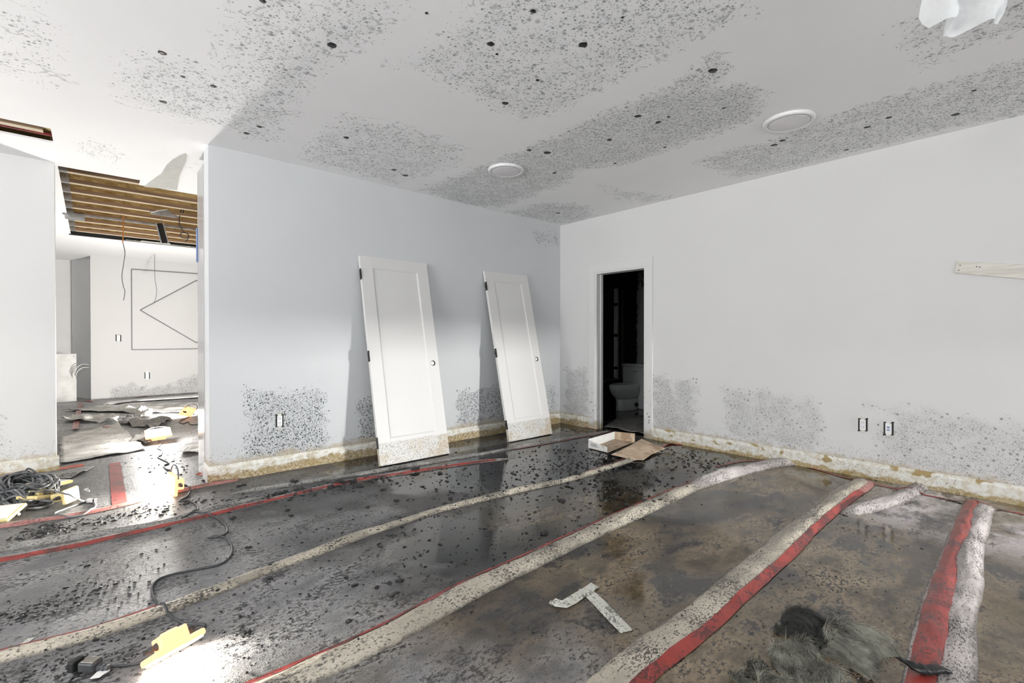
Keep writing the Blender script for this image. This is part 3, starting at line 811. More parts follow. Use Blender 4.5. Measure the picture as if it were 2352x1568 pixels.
# ------------------------------------------------------------------ two white door leaves leaning on the wall
def leaning_door(bl, br, topz, label, hinges_z, w=None):
    """bl, br: bottom corners on the floor (front face). The leaf leans back until its top edge meets wall A."""
    bl, br = Vector(bl), Vector(br)
    bl.y = br.y = (bl.y + br.y) / 2
    W = (br - bl).length; ax = (br - bl) / W
    L = 2.02; gap = YA - bl.y - 0.040
    ang = math.asin(min(0.9, gap / L))
    back = Vector((-ax.y, ax.x, 0))
    up = (back * math.sin(ang) + Vector((0, 0, math.cos(ang)))).normalized()
    nrm = ax.cross(up)          # points out of the front (towards the room)
    if nrm.dot(-back) < 0: nrm = -nrm
    th = 0.035
    root = thing('door_leaf', label, 'door', (bl + br) / 2, 'white door leaves leaning on the wall')
    lift = Vector((0, 0, th * math.sin(ang) + 0.002))
    def P(a, b, c): return bl + lift + ax * a + up * b + nrm * c
    def slab(a0, a1, b0, b1, c0, c1, name, mat, parent=root, bevel=0.0):
        mb = MB()
        mb.v = [P(a, b, c) for c in (c0, c1) for (a, b) in ((a0, b0), (a1, b0), (a1, b1), (a0, b1))]
        mb.f = [(0, 3, 2, 1), (4, 5, 6, 7), (0, 1, 5, 4), (1, 2, 6, 5), (2, 3, 7, 6), (3, 0, 4, 7)]
        return mb.build(name, mat, parent, base=(bl + br) / 2, bevel=bevel)
    s = 0.125
    slab(0, s, 0, L, -th, 0, 'stile', 'door', bevel=0.0015); slab(W - s, W, 0, L, -th, 0, 'stile', 'door', bevel=0.0015)
    slab(s, W - s, L - 0.115, L, -th, 0, 'rail', 'door'); slab(s, W - s, 0, 0.235, -th, 0, 'rail', 'door')
    slab(s, W - s, 0.235, L - 0.115, -th + 0.012, -0.009, 'panel', 'door')
    mo = MB(); q = 0.014
    def strip(pts):
        n_ = len(mo.v); mo.v += [P(*p) for p in pts]; mo.f.append(tuple(range(n_, n_ + 4)))
    a0, a1, b0, b1 = s, W - s, 0.235, L - 0.115
    for o, i_ in (((a0, b0), (a1, b0)), ((a1, b0), (a1, b1)), ((a1, b1), (a0, b1)), ((a0, b1), (a0, b0))):
        cx_, cy_ = (a0 + a1) / 2, (b0 + b1) / 2
        def ins(p): return (p[0] + q * (1 if p[0] < cx_ else -1), p[1] + q * (1 if p[1] < cy_ else -1))
        oi, ii = ins(o), ins(i_)
        strip([(o[0], o[1], 0.0005), (i_[0], i_[1], 0.0005), (ii[0], ii[1], -0.0085), (oi[0], oi[1], -0.0085)])
    mo.build('panel_moulding', 'door', root, base=(bl + br) / 2)
    for hz in hinges_z:
        h = slab(-0.003, 0.0005, hz - 0.05, hz + 0.05, -0.030, -0.002, 'hinge', 'hinge')
        kn = MB(); kn.tube([P(-0.007, hz - 0.052, 0.004), P(-0.007, hz + 0.052, 0.004)], 0.0075, 10); kn.build('knuckle', 'hinge', h, base=(bl + br) / 2)
        for d in (-0.03, 0.03): slab(-0.0045, -0.0028, hz + d - 0.008, hz + d + 0.008, -0.02, -0.01, 'screw', 'steel', h)
    lh = MB(); c = P(W - 0.068, 0.93, 0.0)
    lh.v = []
    n = 24
    for (r, cc) in ((0.029, 0.0012), (0.025, 0.0012), (0.025, -0.02)):
        for k in range(n):
            a = 2 * math.pi * k / n
            lh.v.append(P(W - 0.068 + r * math.cos(a), 0.93 + r * math.sin(a), cc))
    for i in range(2):
        for k in range(n):
            l = (k + 1) % n; lh.f.append((i * n + k, i * n + l, (i + 1) * n + l, (i + 1) * n + k))
    lk = lh.build('lock_bore', 'steel', root, base=(bl + br) / 2)
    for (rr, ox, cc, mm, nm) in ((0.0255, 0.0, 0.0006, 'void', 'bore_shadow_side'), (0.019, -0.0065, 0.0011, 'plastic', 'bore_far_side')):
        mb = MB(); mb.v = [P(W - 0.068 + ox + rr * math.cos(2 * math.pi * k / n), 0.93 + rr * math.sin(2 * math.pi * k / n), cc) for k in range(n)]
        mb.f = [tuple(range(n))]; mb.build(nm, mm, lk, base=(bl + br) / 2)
    MB_edge = slab(W - 0.001, W + 0.001, 0.90, 0.96, -0.028, -0.008, 'latch_plate', 'steel')
    return root
b1, b2 = FL(870, 1072), FL(1037, 1044)
leaning_door(b1, b2, 1.97, 'larger left white door leaf leaning on the wall, moldy bottom band', (0.21, 1.02, 1.83))
b1, b2 = FL(1172, 1017), FL(1281, 994)
leaning_door(b1, b1 + (b2 - b1).normalized() * 0.70, 1.96, 'right white door leaf leaning more steeply, nearest the room corner', (0.19, 1.02, 1.83))

# ------------------------------------------------------------------ round ceiling lights
def disc_light(px, py, label):
    c = CE(px, py); r = 0.165
    root = thing('ceiling_light', label, 'ceiling light', (c.x, c.y, H), 'round flush ceiling lights')
    MB().lathe((c.x, c.y, H), [(r, 0.0), (r, -0.012), (r - 0.006, -0.022), (r - 0.028, -0.024), (r - 0.030, -0.018)], 56).build('trim_ring', 'plastic', root, smooth=True)
    MB().lathe((c.x, c.y, H), [(r - 0.034, -0.010), (r - 0.034, -0.0225), (r - 0.045, -0.024), (0.02, -0.025)], 56).build('diffuser', 'diffuser', root, smooth=True)
    return root
disc_light(1162, 389, 'smaller-looking round white ceiling light above the leaning doors')
disc_light(1812, 276, 'round white ceiling light near the right wall')

# ------------------------------------------------------------------ bare joists in the stripped ceiling of the next room
def joist(y, x0, x1, label, group):
    root = thing('ceiling_joist', label, 'joist', (x0, y, H + 0.02), group)
    zb = H + 0.022
    MB().box((x0, y - 0.005, zb + 0.038), (x1, y + 0.005, zb + 0.235)).build('web', 'osb', root)
    MB().box((x0, y - 0.029, zb + 0.003), (x1, y + 0.029, zb + 0.038)).build('lower_flange', 'flange', root)
    MB().box((x0, y - 0.0295, zb), (x1, y + 0.0295, zb + 0.003)).build('flange_lit_underside', 'flange_low', root)  # underside slip coloured pale for the floor lamps' light
    MB().box((x0, y - 0.029, zb + 0.235), (x1, y + 0.029, zb + 0.27)).build('upper_flange', 'flange', root)
    if x1 > 0:
        hg = MB(); t = 0.0015
        hg.box((x0 - t, y - 0.055, zb - t), (x0, y + 0.055, zb + 0.25)); hg.box((x0, y - 0.031, zb - t), (x0 + 0.06, y + 0.031, zb)); hg.box((x0, y - 0.032, zb), (x0 + 0.06, y - 0.030, zb + 0.16)); hg.box((x0, y + 0.030, zb), (x0 + 0.06, y + 0.032, zb + 0.16))
        hh = hg.build('hanger', 'galv', root)
        for zz in (0.05, 0.10): MB().box((x0 + 0.025, y - 0.034, zb + zz), (x0 + 0.033, y - 0.031, zb + zz + 0.008)).build('nail', 'black', hh, base=root['_base'])
    return root
NJ = 9
words_ = ['nearest', 'second', 'third', 'fourth', 'fifth', 'sixth', 'seventh', 'eighth', 'farthest']
for k in range(NJ):
    joist(6.2 + 0.415 * k, HX0 + 0.018, HX1 + 0.1, 'brown ceiling joist in the stripped ceiling, %s from the main room' % words_[k], 'bare joists of the stripped ceiling')
joist(5.11, SX0 - 0.1, XL1 - 0.03, 'brown joist showing through the slot cut above the left wall', None)
rb = tag(MB().box((HX0 - 0.03, HY0 + 0.02, H + 0.02), (HX0 + 0.014, HY1, H + 0.29)).build('rim_beam', 'flange'), 'rim beam that carries the joist hangers at the left', 'beam')
tag(MB().box((HX0, HY1 - 0.05, H - 0.012), (HX1, HY1 + 0.0, H + 0.28)).build('cavity_shade_strip', 'black'), 'black strip carrying the shade at the far side of the ceiling opening', 'board')  # shadow gap at the far edge, put in as a black strip
tag(MB().box((SX0, 5.20, H + 0.03), (SX1, 5.215, H + 0.05)).build('slot_wire', 'tape'), 'thin red strip inside the ceiling slot', 'strip')
# metal furring channel hanging under the joists
ch = thing('furring_channel', 'bright metal channel crossing under the bare joists', 'metal channel', (0.35, 7.9, H))
MB().box((-0.2, 8.16, H - 0.004), (1.6, 8.20, H + 0.018)).build('channel', 'galv', ch)
MB().box((-0.235, 8.10, H - 0.05), (-0.05, 8.24, H + 0.01)).build('end_bracket', 'galv', ch)
# white torn box bracket and dangling dark profile
wbk = thing('hanging_profile', 'dark metal profile dangling from the bare joists', 'metal profile', (0.75, 7.55, H - 0.4))
cpt = hit_y(373, 535, 7.5)
a1 = hit_y(366, 513, 7.5); a2 = hit_y(378, 558, 7.5)
d = (a2 - a1); side = Vector((0.035, 0, 0.0))
pr = MB(); pr.obox((a1 + a2) / 2, d / 2, Vector((0.034, 0, 0.008)), Vector((0, 0.012, 0))); pr.build('profile', 'void', wbk)
lp = MB(); lp.obox((a1 + a2) / 2 + Vector((0.035, -0.012, 0.008)), d / 2, Vector((0.006, 0, 0)), Vector((0, 0.018, 0))); lp.obox((a1 + a2) / 2 - Vector((0.035, 0.012, 0.008)), d / 2, Vector((0.006, 0, 0)), Vector((0, 0.018, 0))); lp.build('profile_lip', 'galv', wbk)
MB().tube([a1 + Vector((0.01, 0, 0)), Vector((a1.x + 0.03, 7.5, H + 0.02))], 0.004, 6).build('hook', 'galv', wbk)
wb_ = thing('torn_bracket', 'crumpled pale metal bracket hung beneath the joists', 'bracket', (0.8, 7.3, H))
p0, p1, p2 = hit_y(345, 489, 7.3), hit_y(412, 497, 7.3), hit_y(385, 481, 7.3)
bb = MB(); bb.prism([p0, hit_y(350, 492, 7.3), hit_y(405, 500, 7.3), p1, hit_y(395, 490, 7.3), p2], (0, 0.02, 0)); bb.build('plate', 'galv', wb_)
MB().tube([p0, hit_y(365, 483, 7.28), hit_y(384, 481, 7.3)], 0.006, 6).build('strap', 'board', wb_)
for pp in (p0, p2): MB().tube([pp + Vector((0.01, 0.01, 0)), Vector((pp.x + 0.01, 7.40, H + 0.03))], 0.004, 6).build('hanger_wire', 'galv', wb_)

# hanging wires
def hang(name, label, pts, y, r, mat, cat='wire', loop=None):
    P = [hit_y(a, b, y) for a, b in pts]
    P[0].z = H if y > 10 else H + 0.024
    P = spline(P, 0.02)
    mb = MB().tube(P, r, 6)
    if loop:
        c = hit_y(loop[0], loop[1], y); R = loop[2]
        mb.tube([c + Vector((R * math.cos(a), 0.01 * math.sin(2 * a), 0.7 * R * math.sin(a))) for a in np.linspace(0, 2 * math.pi, 20)], r, 6)
    return tag(mb.build(name, mat, base=P[0], smooth=True), label, cat)
o = hang('hanging_wire', 'orange and grey wire hanging from the joists, left of the outlined square', [(283, 488), (283, 530), (282, 557)], 7.88, 0.007, 'copper')
mb = MB().tube(spline([hit_y(a, b, 7.88) for a, b in [(282, 557), (287, 580), (284, 605), (280, 635), (284, 660), (287, 668), (284, 690)]], 0.02), 0.005, 6)
mb.build('bare_end', 'wire', o, base=o.location)
hang('hanging_wire', 'thin grey wire dangling in front of the outlined square', [(356, 555), (356, 572), (355, 605), (356, 640), (360, 668), (356, 690), (350, 697)], 11.0, 0.005, 'wire')
hang('hanging_wire', 'black wire drooping from the joists with a knotted loop', [(421, 452), (422, 470), (414, 490), (412, 512), (420, 530), (432, 538), (433, 546), (426, 556)], 7.43, 0.006, 'rubber', loop=(424, 541, 0.05))
o = tag(MB().box((XA0 - 0.016, YA + TA + 0.284, hit_y(456, 602, 4.95).z), (XA0 - 0.0045, YA + TA + 0.296, hit_y(456, 523, 4.95).z)).build('level_tube', 'blue', base=(XA0 - 0.015, YA + TA + 0.284, 1.9), bevel=0.004), 'blue plastic tube hanging by the wall end', 'tube')
# wire bracket at the far ceiling
hang('ceiling_hook', 'flat wire ring under the far ceiling', [(325, 577), (335, 576), (350, 578), (366, 581), (350, 583), (335, 580), (325, 577)], 11.2, 0.006, 'wire', 'hook')

# torn ceiling paper: raw gypsum tongue peeled from the ceiling
tp = [CE(*q) for q in [(331, 428), (345, 416), (370, 398), (383, 378), (396, 366), (412, 356), (425, 351), (429, 357), (427, 370), (419, 388), (412, 405), (408, 430), (407, 436)]]
k = NB('raw_torn_gypsum_paper'); M['gyp'] = k.out(k.mix(k.smooth(k.noise(14, 4, 0.7, vec=k.scalevec((1, 6, 1))), 0.35, 0.65), (0.44, 0.45, 0.42), (0.60, 0.60, 0.57)), 0.9)
tag(MB().prism([p - Vector((0, 0, 0.004)) for p in tp], (0, 0, 0.0035)).build('torn_paper_tongue', 'gyp', base=tp[0]), 'grey tongue of torn ceiling paper beside the joist opening', 'torn paper')
# ragged drywall edge at the far side of the opening
eg = MB(); pts = []
for i in range(40):
    x = 0.42 + 0.95 * i / 39
    pts.append((x, HY1 - 0.05 - 0.10 * abs(nz(x * 14, 2)) - 0.08 * (0.2 < (x - 0.42) / 0.95 < 0.6), H - 0.012))
pts += [(1.37, HY1 + 0.03, H - 0.012), (0.42, HY1 + 0.03, H - 0.012)]
tag(eg.prism(pts, (0, 0, 0.011)).build('ragged_drywall', 'gyp', base=pts[0]), 'ragged broken drywall lip at the far edge of the ceiling opening', 'drywall')

# ------------------------------------------------------------------ bare outlets and switches
def outlet(c, axis, label, kind='outlet', w=0.066, h=0.105, group=None):
    """axis 'a' on wall planes y = const (faces -y), 'b' on x = const (faces -x)"""
    root = thing('wall_' + kind, label, kind, c, group)
    def bx(name, mat, u0, u1, z0, z1, d0, d1, parent=None):
        parent = parent or root
        if axis == 'a': mb = MB().box((c.x + u0, c.y - d1, c.z + z0), (c.x + u1, c.y - d0, c.z + z1))
        else: mb = MB().box((c.x - d1, c.y + u0, c.z + z0), (c.x - d0, c.y + u1, c.z + z1))
        return mb.build(name, mat, parent, base=root['_base'])
    bx('box', 'black', -w / 2, w / 2, -h / 2, h / 2, 0.0, 0.002)
    bx('box_ear', 'black', -w / 2 - 0.004, -w / 2 + 0.012, h / 2 - 0.002, h / 2 + 0.007, 0, 0.002); bx('box_ear', 'black', w / 2 - 0.012, w / 2 + 0.004, -h / 2 - 0.007, -h / 2 + 0.002, 0, 0.002)
    bd = bx('body', 'plastic', -w * 0.30, w * 0.30, -h * 0.42, h * 0.42, 0.002, 0.010)
    bx('strap', 'steel', -w * 0.22, w * 0.22, -h * 0.60, -h * 0.42, 0.001, 0.005); bx('strap', 'steel', -w * 0.22, w * 0.22, h * 0.42, h * 0.60, 0.001, 0.005)
    for s in (-1, 1):
        if kind == 'outlet':
            for q in (-1, 1): bx('slot', 'black', q * 0.007 - 0.0015, q * 0.007 + 0.0015, s * 0.020 - 0.001, s * 0.020 + 0.008, 0.0098, 0.0105, bd)
            bx('ground_hole', 'black', -0.002, 0.002, s * 0.020 - 0.010, s * 0.020 - 0.006, 0.0098, 0.0105, bd)
        elif kind == 'data socket':
            bx('port', 'blue', -0.009, 0.009, s * 0.011 - 0.006, s * 0.011 + 0.007, 0.0098, 0.011, bd)
    if kind == 'switch': bx('rocker', 'plastic', -0.012, 0.012, -0.02, 0.02, 0.010, 0.014, bd)
    return root
def on_a(px, py): p = WA(px, py); p.y = YA; return p
def on_b(px, py): p = WB(px, py); p.x = XB; return p
def on_f(px, py): p = hit_y(px, py, YF); return p
outlet(on_a(642, 966), 'a', 'bare wall outlet inside the black mold patch left of the leaning doors')
outlet(on_b(1982, 975), 'b', 'bare white wall outlet on the clean right wall')
o = outlet(on_b(2041, 984), 'b', 'bare wall socket with two blue ports beside the right mold patch', 'data socket'); o.name = 'wall_data_socket'
outlet(on_f(272, 776), 'a', 'bare switch on the far wall left of the outlined square', 'switch', 0.085, 0.12)
outlet(on_f(338, 862), 'a', 'bare outlet low on the far wall beneath the outlined square', 'outlet', 0.085, 0.12)

# ------------------------------------------------------------------ far wall: thin grey channel drawn as a square with a diamond
sq = thing('wall_channel_frame', 'thin grey square channel outline with diamond on the far wall', 'channel outline', on_f(303, 803))
def chan(name, pts):
    for a, b in zip(pts, pts[1:]):
        A, B = on_f(*a), on_f(*b); A.y = B.y = YF - 0.006
        dd = (B - A); nn = Vector((-dd.z, 0, dd.x)).normalized() * 0.008
        MB().obox((A + B) / 2, dd / 2, nn, Vector((0, 0.006, 0))).build(name, 'wire', sq)
chan('square_channel', [(620, 640), (302, 618), (303, 803), (620, 798)])
chan('diamond_channel', [(451, 644), (322, 712), (451, 787), (585, 712), (451, 644)])

# white board leaning in the niche, with loose wires
wp = thing('leaning_board', 'white board standing in the niche left of the far wall', 'board', FL(155, 920))
A0, B0 = hit_y(118, 921, YF - 0.05), hit_y(176, 919, YF - 0.05); A0.z = B0.z = 0.005
ztop = hit_y(150, 813, YF - 0.05).z
MB().prism([A0, B0, (B0.x, B0.y + 0.05, ztop), (A0.x, A0.y + 0.05, ztop)], (0, 0.012, 0)).build('panel', 'board', wp)
for dx in (-0.03,): MB().lathe((B0.x + dx, B0.y + 0.03, ztop - 0.04), [(0.008, 0), (0.008, 0.006)], 10).build('screw', 'black', wp)
NW = ['topmost pale loose wire curving out of the niche', 'second loose wire curving out of the niche, grey', 'third loose wire curving out of the niche, pale', 'lowest loose wire curving out of the niche, grey']
for i in range(4):
    s = 0.06 * i
    pts = [hit_y(204, 838 + 3 * i, YF + 0.05 - 0.03 * i), hit_y(190, 836 + 4 * i, YF - 0.15), hit_y(178, 843 + 5 * i, YF - 0.2), hit_y(170 + 2 * i, 858 + 4 * i, YF - 0.2)]
    tag(MB().tube(spline(pts, 0.03), 0.006, 6).build('loose_wire', 'rubber_grey' if i % 2 else 'board', base=pts[0], smooth=True), NW[i], 'wire', 'loose wires in the niche')

# ------------------------------------------------------------------ pine plank nailed on the right wall
pk = thing('pine_plank', 'pale pine plank with knots nailed to the right wall', 'plank', on_b(2193, 628))
q = [on_b(*p) for p in [(2199, 600), (2193, 627), (2420, 647), (2420, 612)]]
k = NB('knotty_pine'); g = k.noise(3, 5, 0.6, vec=k.scalevec((25, 1.2, 25)))
v = k.vor(6.0)
M['pine_k'] = k.out(k.mix(k.math('MULTIPLY', k.math('SUBTRACT', 1.0, k.smooth(v.outputs['Distance'], 0.03, 0.12), clamp=True), 0.7), k.mix(k.smooth(g, 0.35, 0.65), (0.60, 0.57, 0.51), (0.74, 0.71, 0.65)), (0.30, 0.19, 0.08)), 0.6)
MB().prism([p - Vector((0.022, 0, 0)) for p in q], (0.0215, 0, 0)).build('board', 'pine_k', pk, bevel=0.002)
for px, py in [(2206, 610), (2203, 621), (2244, 613), (2251, 614)]:
    c = on_b(px, py); MB().tube([c - Vector((0.0235, 0, 0)), c - Vector((0.0215, 0, 0))], 0.004, 10).build('nail', 'black', pk)

# ------------------------------------------------------------------ milky torn film hanging from the ceiling, upper right
fc = hit_z(2205, -60, H); depth = 1.75
fm = MB(); nu, nv = 26, 20
c0 = CAM + ray(2205, 30) * 1.55
ztop = H
for i in range(nu + 1):
    for j in range(nv + 1):
        u, w = i / nu, j / nv
        z_end = c0.z - 0.055 + (0.05 * math.exp(-((u - 0.27) / 0.07) ** 2) + 0.012 * (1 - u)) + 0.012 * nz(u * 9, 3.3)
        z = ztop + (z_end - ztop) * w
        sidep = RGT * ((u - 0.5) * (0.26 - 0.07 * w) + 0.015 * nz(w * 5, u * 3))
        dp = Vector((FWD.x, FWD.y, 0)) * (0.05 * math.sin(u * 9 + w * 3) + 0.03 * nz(u * 6, w * 6))
        fm.v.append((c0.x + sidep.x + dp.x, c0.y + sidep.y + dp.y, z))
for i in range(nu):
    for j in range(nv):
        a = i * (nv + 1) + j; fm.f.append((a, a + nv + 1, a + nv + 2, a + 1))
tag(fm.build('hanging_film', 'film', base=(c0.x, c0.y, H), smooth=True), 'milky torn plastic film hanging from the ceiling at upper right', 'plastic film')

# ------------------------------------------------------------------ raised membrane folds and red seam tape on the floor
FOLDS = []
def prof(s, h):
    return h * max(0.0, math.cos(0.5 * math.pi * min(1.0, abs(s))))
class Fold:
    def __init__(self, px, w, h, seed, wob=0.012, taper=(0.25, 0.25)):
        self.P = spline([FL(*p) for p in px], 0.03); self.w, self.h, self.seed, self.wob = w, h, seed, wob
        self.n = len(self.P); self.taper = taper
        self.np = np.array([(p.x, p.y) for p in self.P]); FOLDS.append(self)
        self.len = [0.0]
        for a, b in zip(self.P, self.P[1:]): self.len.append(self.len[-1] + (b - a).length)
    def frame(self, i):
        t = self.P[min(i + 1, self.n - 1)] - self.P[max(i - 1, 0)]; t.z = 0; t.normalize()
        return t, Vector((-t.y, t.x, 0))
    def local(self, i):
        L = self.len[i]; T = self.len[-1]
        e = min(1.0, (L + 0.02) / self.taper[0] if self.taper[0] else 1) * min(1.0, (T - L + 0.02) / self.taper[1] if self.taper[1] else 1)
        hh = self.h * (0.85 + 0.45 * nz(L * 1.9, self.seed, 0.3)) * (0.05 + 0.95 * math.sin(e * math.pi / 2))
        ww = self.w * (1 + 0.14 * nz(L * 1.3, self.seed, 5.3)) * (0.35 + 0.65 * math.sin(e * math.pi / 2))
        off = self.wob * nz(L * 2.3, self.seed, 9.1)
        return hh, ww, off
    def point(self, i, s, lift=0.0):
        t, nrm = self.frame(i); hh, ww, off = self.local(i)
        L = self.len[i]
        q = self.P[i] + nrm * (s * ww + off)
        wr = 0.20 * hh * nz(L * 9, s * 2.6, self.seed) + 0.10 * hh * nz(L * 32, s * 8.0, self.seed)
        z = prof(s, hh)
        return Vector((q.x, q.y, max(-0.004 if abs(s) > 0.985 and lift == 0 else 0.001, z + (wr if abs(s) < 0.92 else 0)) + lift))
    def mesh(self, m=16):
        ss = list(np.linspace(-1.0, 1.0, m + 3))
        mb = MB()
        for i in range(self.n):
            for s in ss:
                p = self.point(i, s); 
                if abs(s) > 0.985: p.z = -0.004
                mb.v.append(p)
        M_ = len(ss)
        for i in range(self.n - 1):
            for j in range(M_ - 1):
                a = i * M_ + j; mb.f.append((a, a + M_, a + M_ + 1, a + 1))
        return mb
    def strip(self, s0, s1, a=0.0, b=1.0, m=5, lift=0.003, ragged=0.05):
        i0, i1 = int(a * (self.n - 1)), int(b * (self.n - 1))
        mb = MB()
        for i in range(i0, i1 + 1):
            L = self.len[i]
            r0 = ragged * nz(L * 9, self.seed, 1.7) * abs(s1 - s0); r1 = ragged * nz(L * 9, self.seed, 6.7) * abs(s1 - s0)
            for j in range(m + 1):
                s = (s0 + r0) + (s1 + r1 - s0 - r0) * j / m
                mb.v.append(self.point(i, s, lift))
        k = m + 1
        for i in range(i1 - i0):
            for j in range(m):
                q = i * k + j; mb.f.append((q, q + k, q + k + 1, q + 1))
        return mb
def floor_h(x, y):
    z = 0.0
    for f in FOLDS:
        d = np.hypot(f.np[:, 0] - x, f.np[:, 1] - y); i = int(d.argmin())
        if d[i] < f.w * 1.4:
            hh, ww, off = f.local(i); z = max(z, prof(d[i] / ww, hh))
    return z
def fold(label, px, w, h, seed, mat='membrane', tapes=(), taper=(0.25, 0.25), name='membrane_fold'):
    f = Fold(px, w, h, seed, taper=taper)
    b = f.P[len(f.P) // 2]
    root = thing(name, label, 'membrane fold', (b.x, b.y, 0), 'raised membrane folds across the floor')
    f.mesh().build('ridge', mat, root, smooth=True)
    for (s0, s1, a, e, tm) in tapes:
        f.strip(s0, s1, a, e).build('seam_tape', tm, root, smooth=True)
    f.root = root
    return f
fold('pale fold with a wide standing red tape, rightmost on the floor', [(2262, 1160), (2240, 1215), (2222, 1290), (2208, 1370), (2195, 1450), (2185, 1530), (2178, 1640)], 0.065, 0.030, 1, 'membrane_pale', [], (0.1, 0))
f1t = Fold([(2238, 1152), (2212, 1215), (2186, 1290), (2160, 1380), (2140, 1460), (2122, 1540), (2108, 1640)], 0.058, 0.036, 2, 0.004, (0.1, 0))
b = f1t.P[len(f1t.P) // 2]
r = thing('standing_tape_seam', 'wide red seam tape standing over a ridge, nearest the right edge', 'seam tape', (b.x, b.y, 0))
f1t.mesh().build('ridge', 'membrane_pale', r, smooth=True)
f1t.strip(-0.72, 0.80, 0.02, 1.0, 8, ragged=0.05).build('seam_tape', 'tape', r, smooth=True)
fold('beige speckled fold with broad red tape running from the right wall to the front', [(1985, 1103), (1915, 1155), (1850, 1208), (1765, 1280), (1615, 1408), (1505, 1495), (1425, 1560), (1330, 1640)], 0.080, 0.036, 3, 'membrane', [(0.60, 1.10, 0.0, 0.12, 'tape_pink'), (0.58, 1.10, 0.12, 1.0, 'tape')], (0.1, 0))
fold('short pale fold branching from the red taped seam to the right wall', [(1938, 1183), (1985, 1168), (2040, 1152), (2085, 1134), (2112, 1117)], 0.075, 0.045, 4, 'membrane_pale', [], (0.3, 0.05))
f3 = fold('long thick pale fold with thin red line, from right wall to the front middle', [(1822, 1062), (1760, 1070), (1690, 1086), (1600, 1116), (1520, 1150), (1400, 1205), (1250, 1275), (1100, 1347), (950, 1427), (800, 1503), (640, 1580), (480, 1650)], 0.075, 0.040, 5, 'membrane', [(-1.22, -0.90, 0.20, 1.0, 'tape')], (0.0, 0))
# the same fold's pale pink end by the wall is a swollen tube
fe = Fold([(1826, 1061), (1765, 1069), (1700, 1083), (1620, 1108), (1560, 1133)], 0.088, 0.060, 15, 0.006, (0.02, 0.6))
fe.mesh().build('swollen_end', 'membrane_pale', f3.root, smooth=True)['label'] = 'swollen pale pink end of the fold'
fold('thin cream fold crossing the middle of the floor below the cardboard box', [(1455, 1053), (1400, 1072), (1330, 1095), (1200, 1125), (1050, 1160), (900, 1205), (750, 1260), (600, 1315), (500, 1355), (350, 1410), (200, 1462), (0, 1512), (-150, 1550)], 0.048, 0.028, 6, 'membrane', [(-1.45, -1.0, 0.86, 1.0, 'tape'), (-1.4, -1.0, 0.02, 0.16, 'tape')], (0.05, 0))
fold('low grey fold with red tape in front of the leaning doors', [(1180, 1052), (1090, 1062), (1000, 1075), (900, 1090), (800, 1107), (640, 1143), (500, 1178), (350, 1213), (200, 1248), (0, 1288), (-150, 1318)], 0.050, 0.022, 7, 'membrane_grey', [(0.30, 0.86, 0.06, 1.0, 'tape')], (0.5, 0))
fold('low grey fold behind the red taped seam at the left', [(620, 1138), (520, 1160), (420, 1190), (320, 1212), (230, 1226), (130, 1243), (0, 1262), (-150, 1290)], 0.060, 0.026, 8, 'membrane_grey', [], (0.4, 0))
fold('narrow grey fold under the leaning doors along the wall', [(1400, 990), (1330, 1003), (1200, 1026), (1040, 1054), (870, 1082), (700, 1108), (520, 1136)], 0.040, 0.024, 9, 'membrane_grey', [(1.0, 1.6, 0.0, 0.38, 'tape')], (0.1, 0.3))
fold('faint pale fold with red tape leading to the floor lamp by the wall end', [(560, 1100), (490, 1112), (430, 1124), (330, 1148), (230, 1172), (130, 1190), (0, 1210), (-120, 1232)], 0.060, 0.020, 10, 'membrane_grey', [(0.1, 0.9, 0.05, 1.0, 'tape_pink')], (0.2, 0))

# flat tapes lying on the floor
def flat_tape(label, px, w, mat, z=0.003, lift=0.0, group=None, name='seam_tape'):
    P = spline([FL(*p) for p in px], 0.04); mb = MB(); n = len(P)
    for i, p in enumerate(P):
        t = P[min(i + 1, n - 1)] - P[max(i - 1, 0)]; nr = Vector((-t.y, t.x, 0)).normalized()
        for s in (-1, -0.3, 0.4, 1):
            ww = w * (1 + 0.16 * nz(p.x * 8, p.y * 8, s))
            q = p + nr * s * ww
            mb.v.append((q.x, q.y, floor_h(q.x, q.y) + z + lift * max(0, nz(p.x * 6, p.y * 6, s * 2 + 3))))
    for i in range(n - 1):
        for j in range(3):
            a = i * 4 + j; mb.f.append((a, a + 4, a + 5, a + 1))
    m = P[n // 2]
    return tag(mb.build(name, mat, base=(m.x, m.y, 0), smooth=True), label, 'tape', group)
flat_tape('broad orange-red tape along the foot of the left wall', [(-60, 1104), (40, 1092), (110, 1080), (192, 1070)], 0.045, 'tape_bright', lift=0.03)
flat_tape('short orange tape scrap below the tape of the left wall', [(95, 1098), (140, 1088)], 0.02, 'tape_bright')
flat_tape('mud-dimmed red cross tape lying left of the floor lamp', [(264, 1063), (268, 1100), (272, 1135), (276, 1164)], 0.042, 'tape')
flat_tape('red tape curling round the foot of the wall end', [(455, 1092), (474, 1086), (487, 1096), (500, 1110)], 0.03, 'tape_bright', lift=0.05)
flat_tape('thin dark red tape under the right baseboard', [(1818, 1062), (1896, 1084), (1956, 1101), (2095, 1131), (2345, 1180), (2430, 1198)], 0.015, 'tape', lift=0.01)
flat_tape('red tape scrap in the room corner beside the doorway', [(1284, 970), (1320, 976), (1372, 987)], 0.014, 'tape_bright')
flat_tape('red tape scrap at the foot of the right wall behind the cardboard', [(1520, 1026), (1540, 1020), (1566, 1022)], 0.02, 'tape_bright', lift=0.02)
flat_tape('red tape scrap beside the pale fold end at the right wall', [(1645, 1072), (1700, 1060), (1760, 1057)], 0.02, 'tape')
flat_tape('small red tape arrow on the pale far sheet', [(235, 985), (243, 984), (250, 986)], 0.03, 'tape_bright', z=0.03)
flat_tape('faded red tape strip on the far floor at the left', [(172, 990), (178, 965), (182, 942), (186, 930)], 0.03, 'tape_pink', z=0.03)
